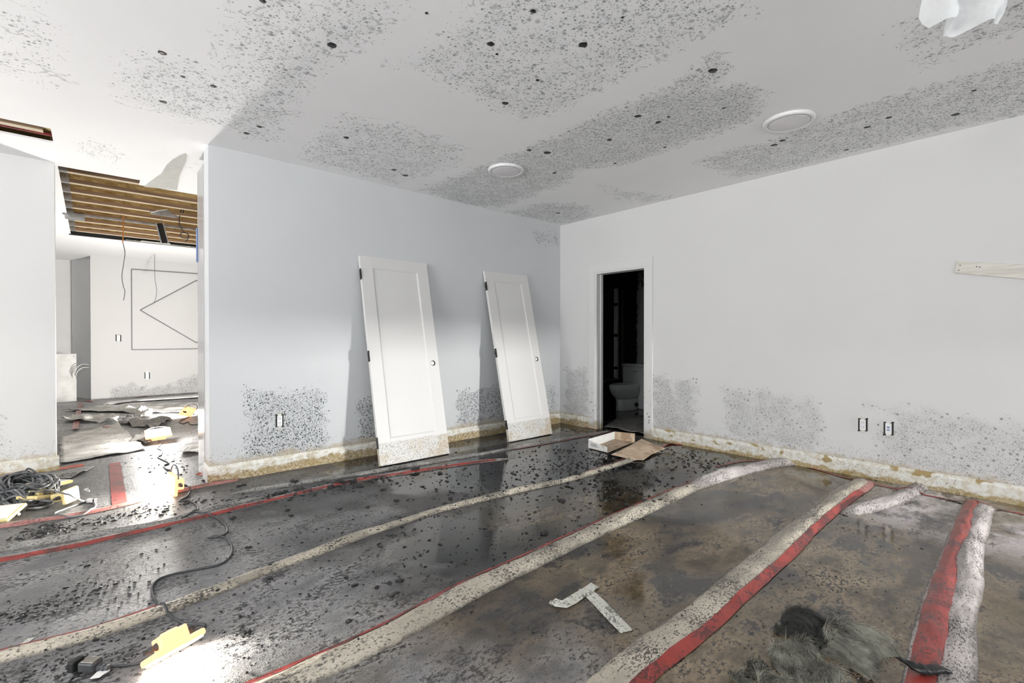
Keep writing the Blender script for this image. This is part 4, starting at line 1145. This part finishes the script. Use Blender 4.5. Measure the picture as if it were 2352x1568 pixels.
flat_tape('thin red tape at the foot of the far wall', [(310, 914), (340, 910), (358, 908)], 0.03, 'tape', z=0.02)
flat_tape('red tape scrap at the foot of the far niche', [(182, 922), (200, 921), (212, 923)], 0.03, 'tape_bright', z=0.01)

# white masking tape stuck in a T on the wet floor
mt = flat_tape('long strip of white masking tape stuck on the wet floor', [(1342, 1352), (1375, 1385), (1410, 1422), (1440, 1452)], 0.030, 'mask_tape', 0.0035, name='masking_tape')
flat_tape('short crumpled strip of white masking tape crossing the longer one', [(1268, 1383), (1296, 1391), (1330, 1370), (1368, 1346)], 0.026, 'mask_tape', 0.0055, 0.012, name='masking_tape')
flat_tape('tiny torn strip of white tape on the fold at the front left', [(44, 1487), (58, 1477), (72, 1466)], 0.010, 'mask_tape', name='masking_tape')

# ------------------------------------------------------------------ sodden mineral wool at the front right
def wool(px4, amp, seed, label, dark):
    A, B, C, D = [FL(*p) for p in px4]
    nu, nv = 70, 46; mb = MB(); at = []
    for i in range(nu + 1):
        for j in range(nv + 1):
            u, v = i / nu, j / nv
            e = min(u, 1 - u, v, 1 - v)
            p = (A * (1 - u) + B * u) * (1 - v) + (D * (1 - u) + C * u) * v
            p = p + Vector((0.05 * nz(u * 4, v * 4, seed), 0.05 * nz(u * 4, v * 4, seed + 9), 0)) * 1.0
            body = min(1, e * 9) ** 0.6
            bulge = 0.55 + 0.55 * nz(u * 3.1 + seed, v * 2.6, 1)
            pleat = abs(math.sin(u * 38 + 3.0 * nz(u * 4, v * 5, seed) + v * 5)) ** 0.7
            fib = 0.12 * nz(u * 60, v * 45, seed)
            crease = -0.35 * math.exp(-((v - 0.45 - 0.12 * math.sin(u * 5 + seed)) / 0.05) ** 2)
            h = body * amp * max(0.05, bulge * (0.55 + 0.45 * pleat * (0.30 + 1.1 * max(0, v - 0.35))) + fib + crease) - (0.004 if e == 0 else 0)
            mb.v.append((p.x, p.y, h))
            at.append(dark(u, v) + 0.35 * (crease < -0.1) + 0.35 * (pleat < 0.3))  # creases and pleat gaps also darkened to carry their shade
    k = nv + 1
    for i in range(nu):
        for j in range(nv):
            a = i * k + j; mb.f.append((a, a + k, a + k + 1, a + 1))
    c = (A + B + C + D) / 4
    root = thing('mineral_wool', label, 'insulation', (c.x, c.y, 0), 'sodden mineral wool tufts')
    mb.build('batt', 'wool', root, smooth=True, attr=at)
    fb = MB(); fa = []; fr_ = random.Random(int(seed * 10))
    for _ in range(3600):          # matted fibres lying over the batt
        i, j_ = fr_.randrange(1, nu), fr_.randrange(1, nv)
        p = Vector(mb.v[i * k + j_]); g = Vector(mb.v[i * k + j_ + 1]) - Vector(mb.v[i * k + j_ - 1])
        dr = (g.normalized() + Vector((fr_.uniform(-.5, .5), fr_.uniform(-.5, .5), fr_.uniform(-.1, .35)))).normalized()
        s_ = dr.cross(Vector((0, 0, 1))).normalized() * fr_.uniform(0.0006, 0.0013)
        ln = fr_.uniform(0.02, 0.06); o_ = len(fb.v)
        bend = Vector((fr_.uniform(-.3, .3), fr_.uniform(-.3, .3), -0.25)) * ln
        q1, q2 = p + dr * ln * 0.5 + Vector((0, 0, 0.003)), p + dr * ln + bend * 0.6
        q2.z = max(q2.z, 0.001)
        fb.v += [p - s_, p + s_, q1 + s_ * 0.8, q1 - s_ * 0.8, q2]; fb.f += [(o_, o_ + 1, o_ + 2, o_ + 3), (o_ + 3, o_ + 2, o_ + 4)]
        fa += [at[i * k + j_] + fr_.uniform(-0.25, 0.25)] * 5
    f_ = fb.build('fibres', 'wool', root, attr=fa); f_['kind'] = 'stuff'
    return root
wool([(1775, 1440), (1835, 1400), (2075, 1490), (1990, 1560)], 0.075, 2.2, 'large blackened mineral wool tuft with pleats, at the front right', lambda u, v: 1.1 - 1.5 * v + 0.15 * u)
wool([(1750, 1470), (1850, 1480), (1960, 1600), (1860, 1640)], 0.075, 5.7, 'paler mineral wool tuft in front of the blackened one', lambda u, v: 0.45 - 0.9 * v - 0.5 * u)
wool([(1680, 1555), (1740, 1530), (1800, 1580), (1720, 1640)], 0.06, 8.4, 'small mineral wool tuft at the bottom edge', lambda u, v: 0.5 - 0.6 * v)
rg = MB(); P = spline([FL(2062, 1508, .05), FL(2092, 1520, .06), FL(2112, 1531, .062), FL(2140, 1536, .05), FL(2164, 1540, .035), FL(2182, 1551, .02)], 0.008)
rg.tube(P, [0.004 + 0.018 * math.sin(math.pi * min(1, i / (len(P) - 1) * 0.97)) ** 0.8 * (1 + 0.3 * nz(i * 0.5, 3)) for i in range(len(P))], 10)
for i_, p_ in enumerate(rg.v):
    d_ = Vector((nz(p_[0] * 70, p_[1] * 70, p_[2] * 70), nz(p_[0] * 70, p_[1] * 70, p_[2] * 70 + 9), nz(p_[0] * 70 + 5, p_[1] * 70, p_[2] * 70))) * 0.010
    rg.v[i_] = (p_[0] + d_.x, p_[1] + d_.y, 0.045 + (p_[2] - 0.045) * 0.55 + d_.z * 0.6)
tag(rg.build('dark_rag', 'soot', base=FL(2110, 1531), smooth=True), 'dark shred of wool lying over the red standing tape', 'rag')

# ------------------------------------------------------------------ cardboard
bp = [FL(1352, 1028), FL(1413, 1014), FL(1457, 1022), FL(1391, 1046)]
bp = [FL(1352, 1030), FL(1412, 1011), FL(1458, 1016), FL(1396, 1041)]
bx_ = thing('cardboard_tray', 'open white cardboard tray with brown inside near the bathroom doorway', 'cardboard tray', FL(1400, 1025))
hb = 0.095
for p in bp: p.z = 0.006
MB().prism(bp, (0, 0, 0.004)).build('bottom', 'card', bx_)
def side(a, b, h, mat_out, name, ha=None):
    a, b = Vector(a), Vector(b); nrm = Vector((-(b - a).y, (b - a).x, 0)).normalized() * 0.004
    ha = h if ha is None else ha
    return MB().prism([a, b, b + Vector((0, 0, h)), a + Vector((0, 0, ha))], nrm).build(name, mat_out, bx_)
side(bp[0], bp[1], hb, 'card_white', 'side_flap'); side(bp[1], bp[2], hb, 'card', 'side_flap')
fr = side(bp[0], bp[0].lerp(bp[3], 0.96), 0.055, 'card_white', 'front_flap', hb * 0.92)
for r_ in range(4):
    for c_ in range(5 + (r_ % 2)):
        s = 0.14 + 0.06 * c_ + 0.01 * r_
        p = bp[0].lerp(bp[3], s); out = Vector((-(bp[3] - bp[0]).y, (bp[3] - bp[0]).x, 0)).normalized()
        p = p - out * 0.0006 + Vector((0, 0, 0.055 - 0.009 * r_)) if True else p
        dirv = (bp[3] - bp[0]).normalized()
        MB().obox(p, dirv * 0.0075, Vector((0, 0, 0.0016)), out * 0.0006).build('printed_line', 'ink', fr, base=bx_['_base'])
tr = MB(); q = bp[0].lerp(bp[3], 0.62)
tr.prism([q + Vector((0, 0, 0.062)) - out * 0.001, q + (bp[3] - bp[0]) * 0.14 + Vector((0, 0, 0.058)) - out * 0.001, q + (bp[3] - bp[0]) * 0.20 + Vector((0, 0, 0.02)) - out * 0.001, q + (bp[3] - bp[0]) * 0.12 + Vector((0, 0, 0.045)) - out * 0.001], out * 0.0008)
tr.build('torn_patch', 'card', fr, base=bx_['_base'])
cs = [FL(1404, 1044, .02), FL(1430, 1033, .05), FL(1474, 1008, .06), FL(1505, 1022, .045), FL(1528, 1030, .02), FL(1497, 1043, .02), FL(1478, 1056, .012), FL(1455, 1056, .012)]
tag(MB().prism(cs, (0, 0, 0.004)).build('cardboard_sheet', 'card', base=FL(1465, 1045)), 'flat brown cardboard flap leaning on the white tray', 'cardboard')
cc = [FL(1386, 1030, .012), FL(1440, 1010, .012)]

# ------------------------------------------------------------------ work lights and cords
def cord(label, pts, r, mat, lift=0.0, group=None, name='power_cord'):
    P = spline(pts, 0.015); out_ = []
    for p in P: out_.append(Vector((p.x, p.y, floor_h(p.x, p.y) + r + max(0, p.z) + lift)))
    return tag(MB().tube(out_, r, 8).build(name, mat, base=(out_[0].x, out_[0].y, 0), smooth=True), label, 'cord', group)

def work_light(c, nrm, up, label, w, h, body, lit, power=0, col=(1, 0.93, 0.82), d=0.05, group=None, bail=True, spread=170):
    """flat floodlight: case, lens frame, face, bail handle; nrm points out of the face"""
    c, n, u = Vector(c), Vector(nrm).normalized(), Vector(up)
    u = (u - n * u.dot(n)).normalized(); s = u.cross(n).normalized()
    root = thing('work_light', label, 'work light', (c.x, c.y, 0), group)
    MB().obox(c - n * 0.012, s * w / 2, u * h / 2, n * 0.012).build('lens_frame', body, root, bevel=0.008)
    bk = MB().obox(c - n * (0.024 + d / 2), s * w * 0.28, u * h * 0.26, n * d / 2).build('driver_box', body, root, bevel=0.006)
    MB().obox(c - n * (0.024 + d + 0.003), s * w * 0.16, u * h * 0.05, n * 0.003).build('box_rib', body, bk, base=root['_base'], bevel=0.002)
    for q in (-1, 1):
        a = c - n * (0.024 + d * 0.4) + s * q * w * 0.28
        MB().tube([a + s * q * 0.01 * k for k in range(5)], [0.014, 0.010, 0.013, 0.009, 0.010], 10).build('cord_gland', 'rubber', root)
    MB().obox(c + n * 0.002, s * w * 0.44, u * h * 0.42, n * 0.002).build('lens', 'glow' if lit else 'lampglass', root, bevel=0.001)
    if bail:
        R = w * 0.5
        MB().tube([c - n * 0.02 + s * R * math.cos(a) + u * (h * 0.35 + R * 0.9 * math.sin(a)) for a in np.linspace(0, math.pi, 14)], 0.005, 8).build('bail', 'rubber_grey', root, smooth=True)
    if lit:
        l = area_light('lamp_beam', c + n * 0.02, c + n * 0.5, w * 0.8, h * 0.8, power, col, spread)
        l.parent = root; l.matrix_parent_inverse.identity(); l.location = c + n * 0.02 - Vector(root['_base'])
    return root
FH = Vector((FWD.x, FWD.y, 0)).normalized()
G = 'work lights strung across the floor'
c4 = FL(402, 1494, 0.045)
s4 = (FL(452, 1462) - FL(345, 1520)).normalized(); q4 = Vector((s4.y, -s4.x, 0))
if q4.dot(FH) > 0: q4 = -q4
n4 = q4 * 0.55 + Vector((0, 0, -0.83))
work_light(c4, n4, n4.cross(s4) if n4.cross(s4).z > 0 else -n4.cross(s4), 'lit orange work light lying face down at the front left', 0.17, 0.12, 'orange_lit', True, 16, group=G, bail=False, d=0.045)
c2 = FL(392, 1112, 0.075)
work_light(c2, Vector((-0.85, -0.12, 0.05)), Vector((0, 0, 1)), 'lit orange work light on the floor by the wall end', 0.20, 0.15, 'orange_lit', True, 20, group=G, spread=150)
c1 = Vector((0.56, 6.60, 0.12))
work_light(c1, Vector((-0.05, -0.30, 0.95)), Vector((0, 1, 0.3)), 'brightest lit work light lying on its back in the next room', 0.24, 0.20, 'orange_lit', True, 38, (1, 0.965, 0.92), group=G, spread=180)
c3 = FL(430, 944, 0.10)
work_light(c3, Vector((-0.35, 0.75, 0.5)), Vector((0.3, 0.2, 1)), 'lit work light furthest away in the next room', 0.20, 0.15, 'orange_lit', True, 110, (1, 0.965, 0.92), group=G, spread=180)
pd = bpy.data.lights.new('lamp_spill', 'POINT'); pd.energy = 36; pd.shadow_soft_size = 0.07; pd.color = (1, 0.965, 0.92)
po = bpy.data.objects.new('lamp_spill', pd); COL.objects.link(po); lr = [r for r in ROOTS if r['label'].startswith('brightest')][0]; po.parent = lr; po.location = (0, -0.03, 0.26)
# unlit yellow lights heaped with their cords
work_light(FL(112, 1106, 0.06), Vector((0.05, 0.05, 0.99)), FH, 'unlit yellow work light with white lens, rearmost in the cord heap', 0.24, 0.16, 'yellow', False, group='unlit work lights in the cord heap', bail=False, d=0.02)
work_light(FL(166, 1136, 0.065), RGT * 0.97 + FH * 0.12 + Vector((0, 0, 0.12)), Vector((0, 0, 1)), 'unlit yellow work light standing at the right of the cord heap', 0.13, 0.10, 'yellow', False, group='unlit work lights in the cord heap', bail=False, d=0.09)
work_light(FL(92, 1143, 0.05), FH * -0.2 + Vector((0, 0, -1)), RGT, 'unlit yellow work light face down amid the cord heap', 0.20, 0.15, 'yellow', False, group='unlit work lights in the cord heap', bail=False, d=0.03)
work_light(FL(6, 1176, 0.05), FH * -0.45 + Vector((0, 0, 0.9)) - RGT * 0.1, FH, 'unlit work light with white lens at the left edge', 0.18, 0.15, 'yellow', False, group='unlit work lights in the cord heap', bail=False, d=0.015)

# the long cord winding from the lamp by the wall end to the plug at the front
cord('long dark cord winding from the wall-end lamp across the folds', [FL(*p) for p in [(402, 1118), (415, 1112), (433, 1118), (436, 1130), (428, 1142), (412, 1152), (430, 1150), (448, 1158), (455, 1170), (440, 1186), (418, 1196), (450, 1184), (490, 1188), (515, 1205), (522, 1222), (505, 1233), (478, 1236), (500, 1232), (524, 1242), (533, 1260), (528, 1280), (505, 1298), (460, 1308), (400, 1320), (365, 1332), (349, 1352), (355, 1378), (375, 1400), (398, 1422), (425, 1434), (455, 1436), (471, 1437), (465, 1446), (445, 1452), (425, 1458)]], 0.0055, 'rubber')
cord('short dark cord from the front lamp to its plug', [FL(375, 1488, 0.03), FL(360, 1500, 0.01), FL(345, 1512), FL(320, 1525), FL(285, 1531), FL(250, 1533, 0.01)], 0.0055, 'rubber')
pg = thing('cord_plug', 'dark plug connector with clear shroud at the front left', 'plug', FL(205, 1535))
p0, p1 = FL(250, 1533, 0.02), FL(162, 1528, 0.02); ax = (p1 - p0).normalized(); sd = Vector((-ax.y, ax.x, 0))
Lp = (p1 - p0).length
MB().tube([p0 + ax * (Lp * t) for t in (0, 0.08, 0.10, 0.18, 0.20, 0.28)], [0.009, 0.009, 0.012, 0.010, 0.013, 0.012], 12).build('strain_relief', 'rubber', pg)
MB().obox(p0 + ax * Lp * 0.48 + Vector((0, 0, 0.008)), ax * Lp * 0.20, sd * 0.021, Vector((0, 0, 0.016))).build('shell', 'rubber', pg, bevel=0.006)
MB().obox(p0 + ax * Lp * 0.47 + Vector((0, 0, 0.0245)), ax * Lp * 0.16, sd * 0.016, Vector((0, 0, 0.002))).build('shell_window', 'steel', pg, bevel=0.001)
MB().obox(p0 + ax * Lp * 0.86 + Vector((0, 0, 0.006)), ax * 0.012, sd * 0.022, Vector((0, 0, 0.018))).build('cap', 'black', pg, bevel=0.004)
MB().tube([p0 + ax * Lp * 0.66 - sd * 0.02, p0 + ax * Lp * 0.75 - sd * 0.026, p0 + ax * Lp * 0.84 - sd * 0.02], 0.003, 6).build('cap_tether', 'rubber', pg)
tg = [FL(*p, 0.012) for p in [(236, 1528), (254, 1529), (252, 1540), (236, 1550), (228, 1556), (206, 1559), (222, 1544), (232, 1538)]]
MB().prism(tg, (0, 0, 0.0015)).build('paper_tag', 'board', pg)

# tangled cord heap at the left
hr = random.Random(11)
def heap(seed, n, label, mat, r):
    h_ = random.Random(seed); pts = []
    a = h_.uniform(0, 6)
    for i in range(n):
        a += h_.uniform(0.55, 1.1) * (1 if seed % 2 else -1)
        rx, ry = h_.uniform(28, 88), h_.uniform(10, 34)
        px, py = 58 + rx * math.cos(a) + h_.uniform(-8, 8), 1142 + ry * math.sin(a)
        pts.append(FL(px, max(1106, py), 0) + Vector((0, 0, h_.uniform(0.0, 0.13))))
    return cord(label, pts, r, mat)
heap(3, 60, 'dark grey cord tangled in the heap at the left', 'rubber', 0.0075)
heap(8, 56, 'dusty pale grey cord tangled through the heap at the left', 'rubber_grey', 0.0075)
heap(13, 44, 'thin dusty cord wound loosely on the heap at the left', 'rubber_grey', 0.0055)
cord('grey cord trailing from the left edge into the heap', [FL(*p) for p in [(-40, 1092), (0, 1093), (20, 1096), (38, 1104), (48, 1112), (60, 1122)]], 0.0065, 'rubber_grey', 0.02)
cord('grey cord arching over the heap to a loop with connector', [FL(70, 1135, .05), FL(90, 1128, .08), FL(120, 1128, .12), FL(150, 1136, .13), FL(175, 1145, .09), FL(188, 1152, .03), FL(196, 1154), FL(170, 1163), FL(145, 1172), FL(126, 1180), FL(132, 1187), FL(155, 1190), FL(185, 1186), FL(205, 1178), FL(219, 1164), FL(215, 1155), FL(200, 1151)], 0.006, 'rubber_grey')
pc = thing('cord_connector', 'small white connector on the looped cord', 'connector', FL(208, 1150))
p = FL(208, 1149, 0.018)
MB().obox(p, RGT * 0.022, FH * 0.012, Vector((0, 0, 0.012))).build('body', 'plastic', pc, bevel=0.003)
MB().obox(p + RGT * 0.032, RGT * 0.004, FH * 0.012, Vector((0, 0, 0.016))).build('collar', 'rubber', pc, bevel=0.001)
MB().tube([p + RGT * 0.034 + FH * 0.008, p + RGT * 0.055 + FH * 0.008], 0.002, 6).build('prong', 'steel', pc); MB().tube([p + RGT * 0.034 - FH * 0.008, p + RGT * 0.055 - FH * 0.008], 0.002, 6).build('prong', 'steel', pc)
tag(ripple_sheet('plastic_scrap', 'film', [FL(195, 1136), FL(206, 1137), FL(204, 1126), FL(196, 1128)], 0.03, 6, n=6), 'small clear plastic scrap right of the cord heap', 'scrap')

# far cords
cord('thin cord squiggling between the two lamps near the wall end', [FL(*p) for p in [(352, 1003), (365, 1012), (368, 1022), (362, 1030), (372, 1036), (370, 1046), (362, 1050), (372, 1056), (388, 1064), (376, 1070), (382, 1078), (394, 1082), (402, 1100)]], 0.006, 'rubber_grey')
cord('dark cord looped behind the brightest lamp', [FL(*p) for p in [(462, 928), (452, 934), (440, 943), (438, 955), (425, 962), (412, 968), (420, 974), (432, 970), (440, 976), (470, 974)]], 0.007, 'rubber')

# torn sheets and boards on the far floor
S = 'torn floor sheets in the next room'
tag(ripple_sheet('torn_floor_sheet', 'sheet', [FL(138, 1008), FL(272, 974), FL(335, 1034), FL(138, 1068)], 0.03, 1), 'large pale torn sheet spread in the opening', 'floor sheet', S)
tag(ripple_sheet('torn_floor_sheet', 'sheet', [FL(140, 972), FL(168, 958), FL(275, 962), FL(268, 974)], 0.09, 2), 'curled sheet with brown underside behind the pale sheet', 'floor sheet', S)
tag(ripple_sheet('torn_floor_sheet', 'membrane_grey', [FL(270, 974), FL(300, 958), FL(395, 968), FL(350, 990)], 0.07, 3), 'folded grey sheet left of the brightest lamp', 'floor sheet', S)
tag(ripple_sheet('torn_floor_sheet', 'sheet', [FL(300, 965), FL(330, 948), FL(352, 950), FL(345, 962)], 0.13, 4, freq=9), 'crumpled stiff sheet standing up behind the brightest lamp', 'floor sheet', S)
tag(ripple_sheet('torn_floor_sheet', 'sheet', [FL(405, 1046), FL(430, 1030), FL(480, 1022), FL(480, 1040)], 0.03, 5), 'pale sheet lapping against the wall end', 'floor sheet', S)
tag(ripple_sheet('torn_floor_sheet', 'sheet', [FL(140, 945), FL(260, 932), FL(470, 925), FL(470, 955)], 0.045, 7), 'broad wrinkled sheet near the far wall', 'floor sheet', S)
tag(ripple_sheet('torn_floor_sheet', 'membrane_grey', [FL(300, 1018), FL(322, 1000), FL(350, 1004), FL(345, 1024)], 0.06, 9), 'small crumpled sheet in front of the brightest lamp', 'floor sheet', S)
bq = [FL(238, 931, .02), FL(300, 922, .02), FL(470, 911, .02), FL(470, 906, .02), FL(250, 924, .02)]
tag(MB().prism(bq, (0, 0, 0.02)).build('white_board', 'board', base=bq[0]), 'long white trim board lying before the far wall', 'board')
pq = [FL(285, 935), FL(296, 935), FL(318, 938, 0.0), FL(298, 939)]
tag(MB().prism([FL(286, 937, .06), FL(296, 930, .10), FL(316, 938, .05)], (0, 0.006, 0)).build('paper_scrap', 'board', base=FL(298, 936)), 'small white paper scrap in front of the long white board', 'paper')
tag(ripple_sheet('scrap_mat', 'membrane_grey', [FL(30, 1104), FL(150, 1085), FL(215, 1075), FL(150, 1108)], 0.03, 12), 'grey loose sheet between left wall tape and cord heap', 'floor sheet')

# ------------------------------------------------------------------ mud: larger clumps one by one, the crumbs as stuff
def lump_mesh(seed):
    bm = bmesh.new(); bmesh.ops.create_icosphere(bm, subdivisions=2, radius=1.0)
    for v in bm.verts:
        k_ = 1 + 0.55 * nz(v.co.x * 1.7 + seed, v.co.y * 1.7, v.co.z * 1.7) + 0.25 * nz(v.co.x * 5, v.co.y * 5 + seed, v.co.z * 5)
        v.co *= k_; v.co.z = max(-0.25, v.co.z * 0.62)
    me = bpy.data.meshes.new('mud_clump'); bm.to_mesh(me); bm.free()
    me.materials.append(M['soot']); return me
lumps = [lump_mesh(s) for s in (1, 5, 9)]
clump_px = [(953, 1082, 9), (1010, 1087, 6), (560, 1114, 5), (548, 1117, 5), (676, 1112, 8), (640, 1135, 10), (655, 1132, 8), (690, 1128, 9), (760, 1120, 9), (780, 1112, 9), (810, 1108, 8), (910, 1150, 6), (880, 1125, 5), (1035, 1145, 6), (1000, 1170, 5), (845, 1165, 5), (668, 1185, 6), (660, 1172, 5), (535, 1190, 7), (570, 1258, 6), (500, 1362, 5), (620, 1330, 6),
            (815, 1345, 7), (895, 1340, 6), (917, 1335, 8), (865, 1350, 6), (910, 1362, 6), (800, 1428, 7), (560, 1455, 9), (900, 1370, 6), (480, 1093, 7), (470, 1104, 5), (385, 1216, 6), (1325, 1095, 7), (1250, 1225, 9), (1290, 1150, 8), (1480, 1150, 6), (1440, 1160, 6), (220, 1470, 6), (165, 1535, 6), (175, 1550, 7), (200, 1300, 5)]
for i, (px, py, r_) in enumerate(clump_px):
    p = FL(px, py); R = r_ / F_PX * (p - CAM).dot(FWD)
    o = bpy.data.objects.new('mud_clump', lumps[i % 3]); COL.objects.link(o)
    o.location = (p.x, p.y, floor_h(p.x, p.y) + R * 0.2); o.scale = (R * 1.2, R * 0.9, R * 0.8); o.rotation_euler = (0, 0, i * 1.3)
    tag(o, 'wet black mud clump on the flooded floor', 'mud clump', 'black mud clumps on the floor')

rs = np.random.RandomState(5)
ico = bmesh.new(); bmesh.ops.create_icosphere(ico, subdivisions=1, radius=1.0)
ico_v = np.array([v.co for v in ico.verts]); ico_f = np.array([[v.index for v in f.verts] for f in ico.faces]); ico.free()
spots = []
def scatter(cx_, cy_, sx, sy, n, r0, r1, rot=0.0):
    """pixel-shaped clusters dropped on the floor plane"""
    a = rs.normal(0, 1, n) * sx; b_ = rs.normal(0, 1, n) * sy; c_, s_ = math.cos(rot), math.sin(rot)
    for u, v, q in zip(a, b_, rs.rand(n)):
        px, py = cx_ + u * c_ - v * s_, cy_ + u * s_ + v * c_
        if not (-150 < px < 2500 and 985 < py < 1750): continue
        p = FL(px, py)
        if p.x > XB - 0.03 or (p.y > YA - 0.03 and p.x > XA0 - 0.05) or (p.y > YL - 0.05 and p.x < XL1): continue
        spots.append((p.x, p.y, 0.75 * (r0 + (r1 - r0) * q ** 3)))
scatter(1430, 1110, 70, 28, 420, 0.005, 0.020, -0.15)
scatter(1350, 1060, 60, 20, 260, 0.005, 0.020, -0.1)
scatter(1600, 1060, 50, 14, 260, 0.004, 0.018, 0.25)
scatter(1250, 1060, 150, 25, 420, 0.004, 0.018, -0.15)
scatter(1200, 1110, 130, 30, 300, 0.004, 0.016, -0.15)
scatter(740, 1125, 110, 8, 330, 0.004, 0.018, -0.16)
scatter(1000, 1200, 200, 50, 420, 0.003, 0.013, -0.2)
scatter(1250, 1240, 120, 30, 240, 0.003, 0.010, -0.2)
scatter(800, 1380, 170, 60, 300, 0.002, 0.009, -0.2)
scatter(300, 1300, 260, 80, 420, 0.002, 0.008, -0.2)
scatter(330, 1175, 110, 8, 260, 0.004, 0.016, -0.2)
scatter(100, 1220, 45, 8, 200, 0.004, 0.015, -0.2)
scatter(110, 1390, 90, 14, 220, 0.003, 0.012, -0.3)
scatter(200, 1520, 110, 30, 320, 0.002, 0.009, -0.3)
scatter(560, 1460, 90, 50, 220, 0.002, 0.007, -0.3)
scatter(1400, 990, 50, 5, 200, 0.004, 0.015, 0)
scatter(430, 1060, 60, 12, 200, 0.004, 0.014, -0.1)
scatter(1890, 1330, 50, 20, 260, 0.002, 0.006, 0.1)
scatter(1960, 1210, 60, 16, 160, 0.002, 0.007, 0.3)
scatter(1700, 1430, 200, 70, 320, 0.002, 0.006, 0)
scatter(1450, 1240, 70, 25, 260, 0.002, 0.007, 0)
scatter(1400, 1500, 200, 50, 260, 0.0015, 0.005, 0)
scatter(1100, 1150, 500, 120, 500, 0.002, 0.008, -0.2)
scatter(250, 1240, 400, 120, 300, 0.002, 0.006, -0.2)
N_ = len(spots); nvv = len(ico_v)
V_ = np.zeros((N_, nvv, 3)); 
for i, (x, y, r_) in enumerate(spots):
    j = ico_v * (1 + 0.45 * rs.normal(0, 0.6, (nvv, 1)).clip(-1, 1))
    a = rs.rand() * 6.28; el = 1 + rs.rand() * 0.9
    xx = j[:, 0] * el * math.cos(a) - j[:, 1] * math.sin(a); yy = j[:, 0] * el * math.sin(a) + j[:, 1] * math.cos(a)
    V_[i, :, 0] = x + xx * r_; V_[i, :, 1] = y + yy * r_; V_[i, :, 2] = floor_h(x, y) + np.maximum(-0.001, (j[:, 2] * 0.5 + 0.25) * r_)
Fc = (np.arange(N_)[:, None, None] * nvv + ico_f[None]).reshape(-1, 3)
me = bpy.data.meshes.new('mud_crumbs'); me.from_pydata(V_.reshape(-1, 3).tolist(), [], Fc.tolist()); me.update()
me.materials.append(M['soot'])
o = bpy.data.objects.new('mud_crumbs', me); COL.objects.link(o)
tag(o, 'black mud crumbs scattered over the whole wet floor', 'mud', kind='stuff')

for r_ in ROOTS:
    if '_base' in r_: del r_['_base']
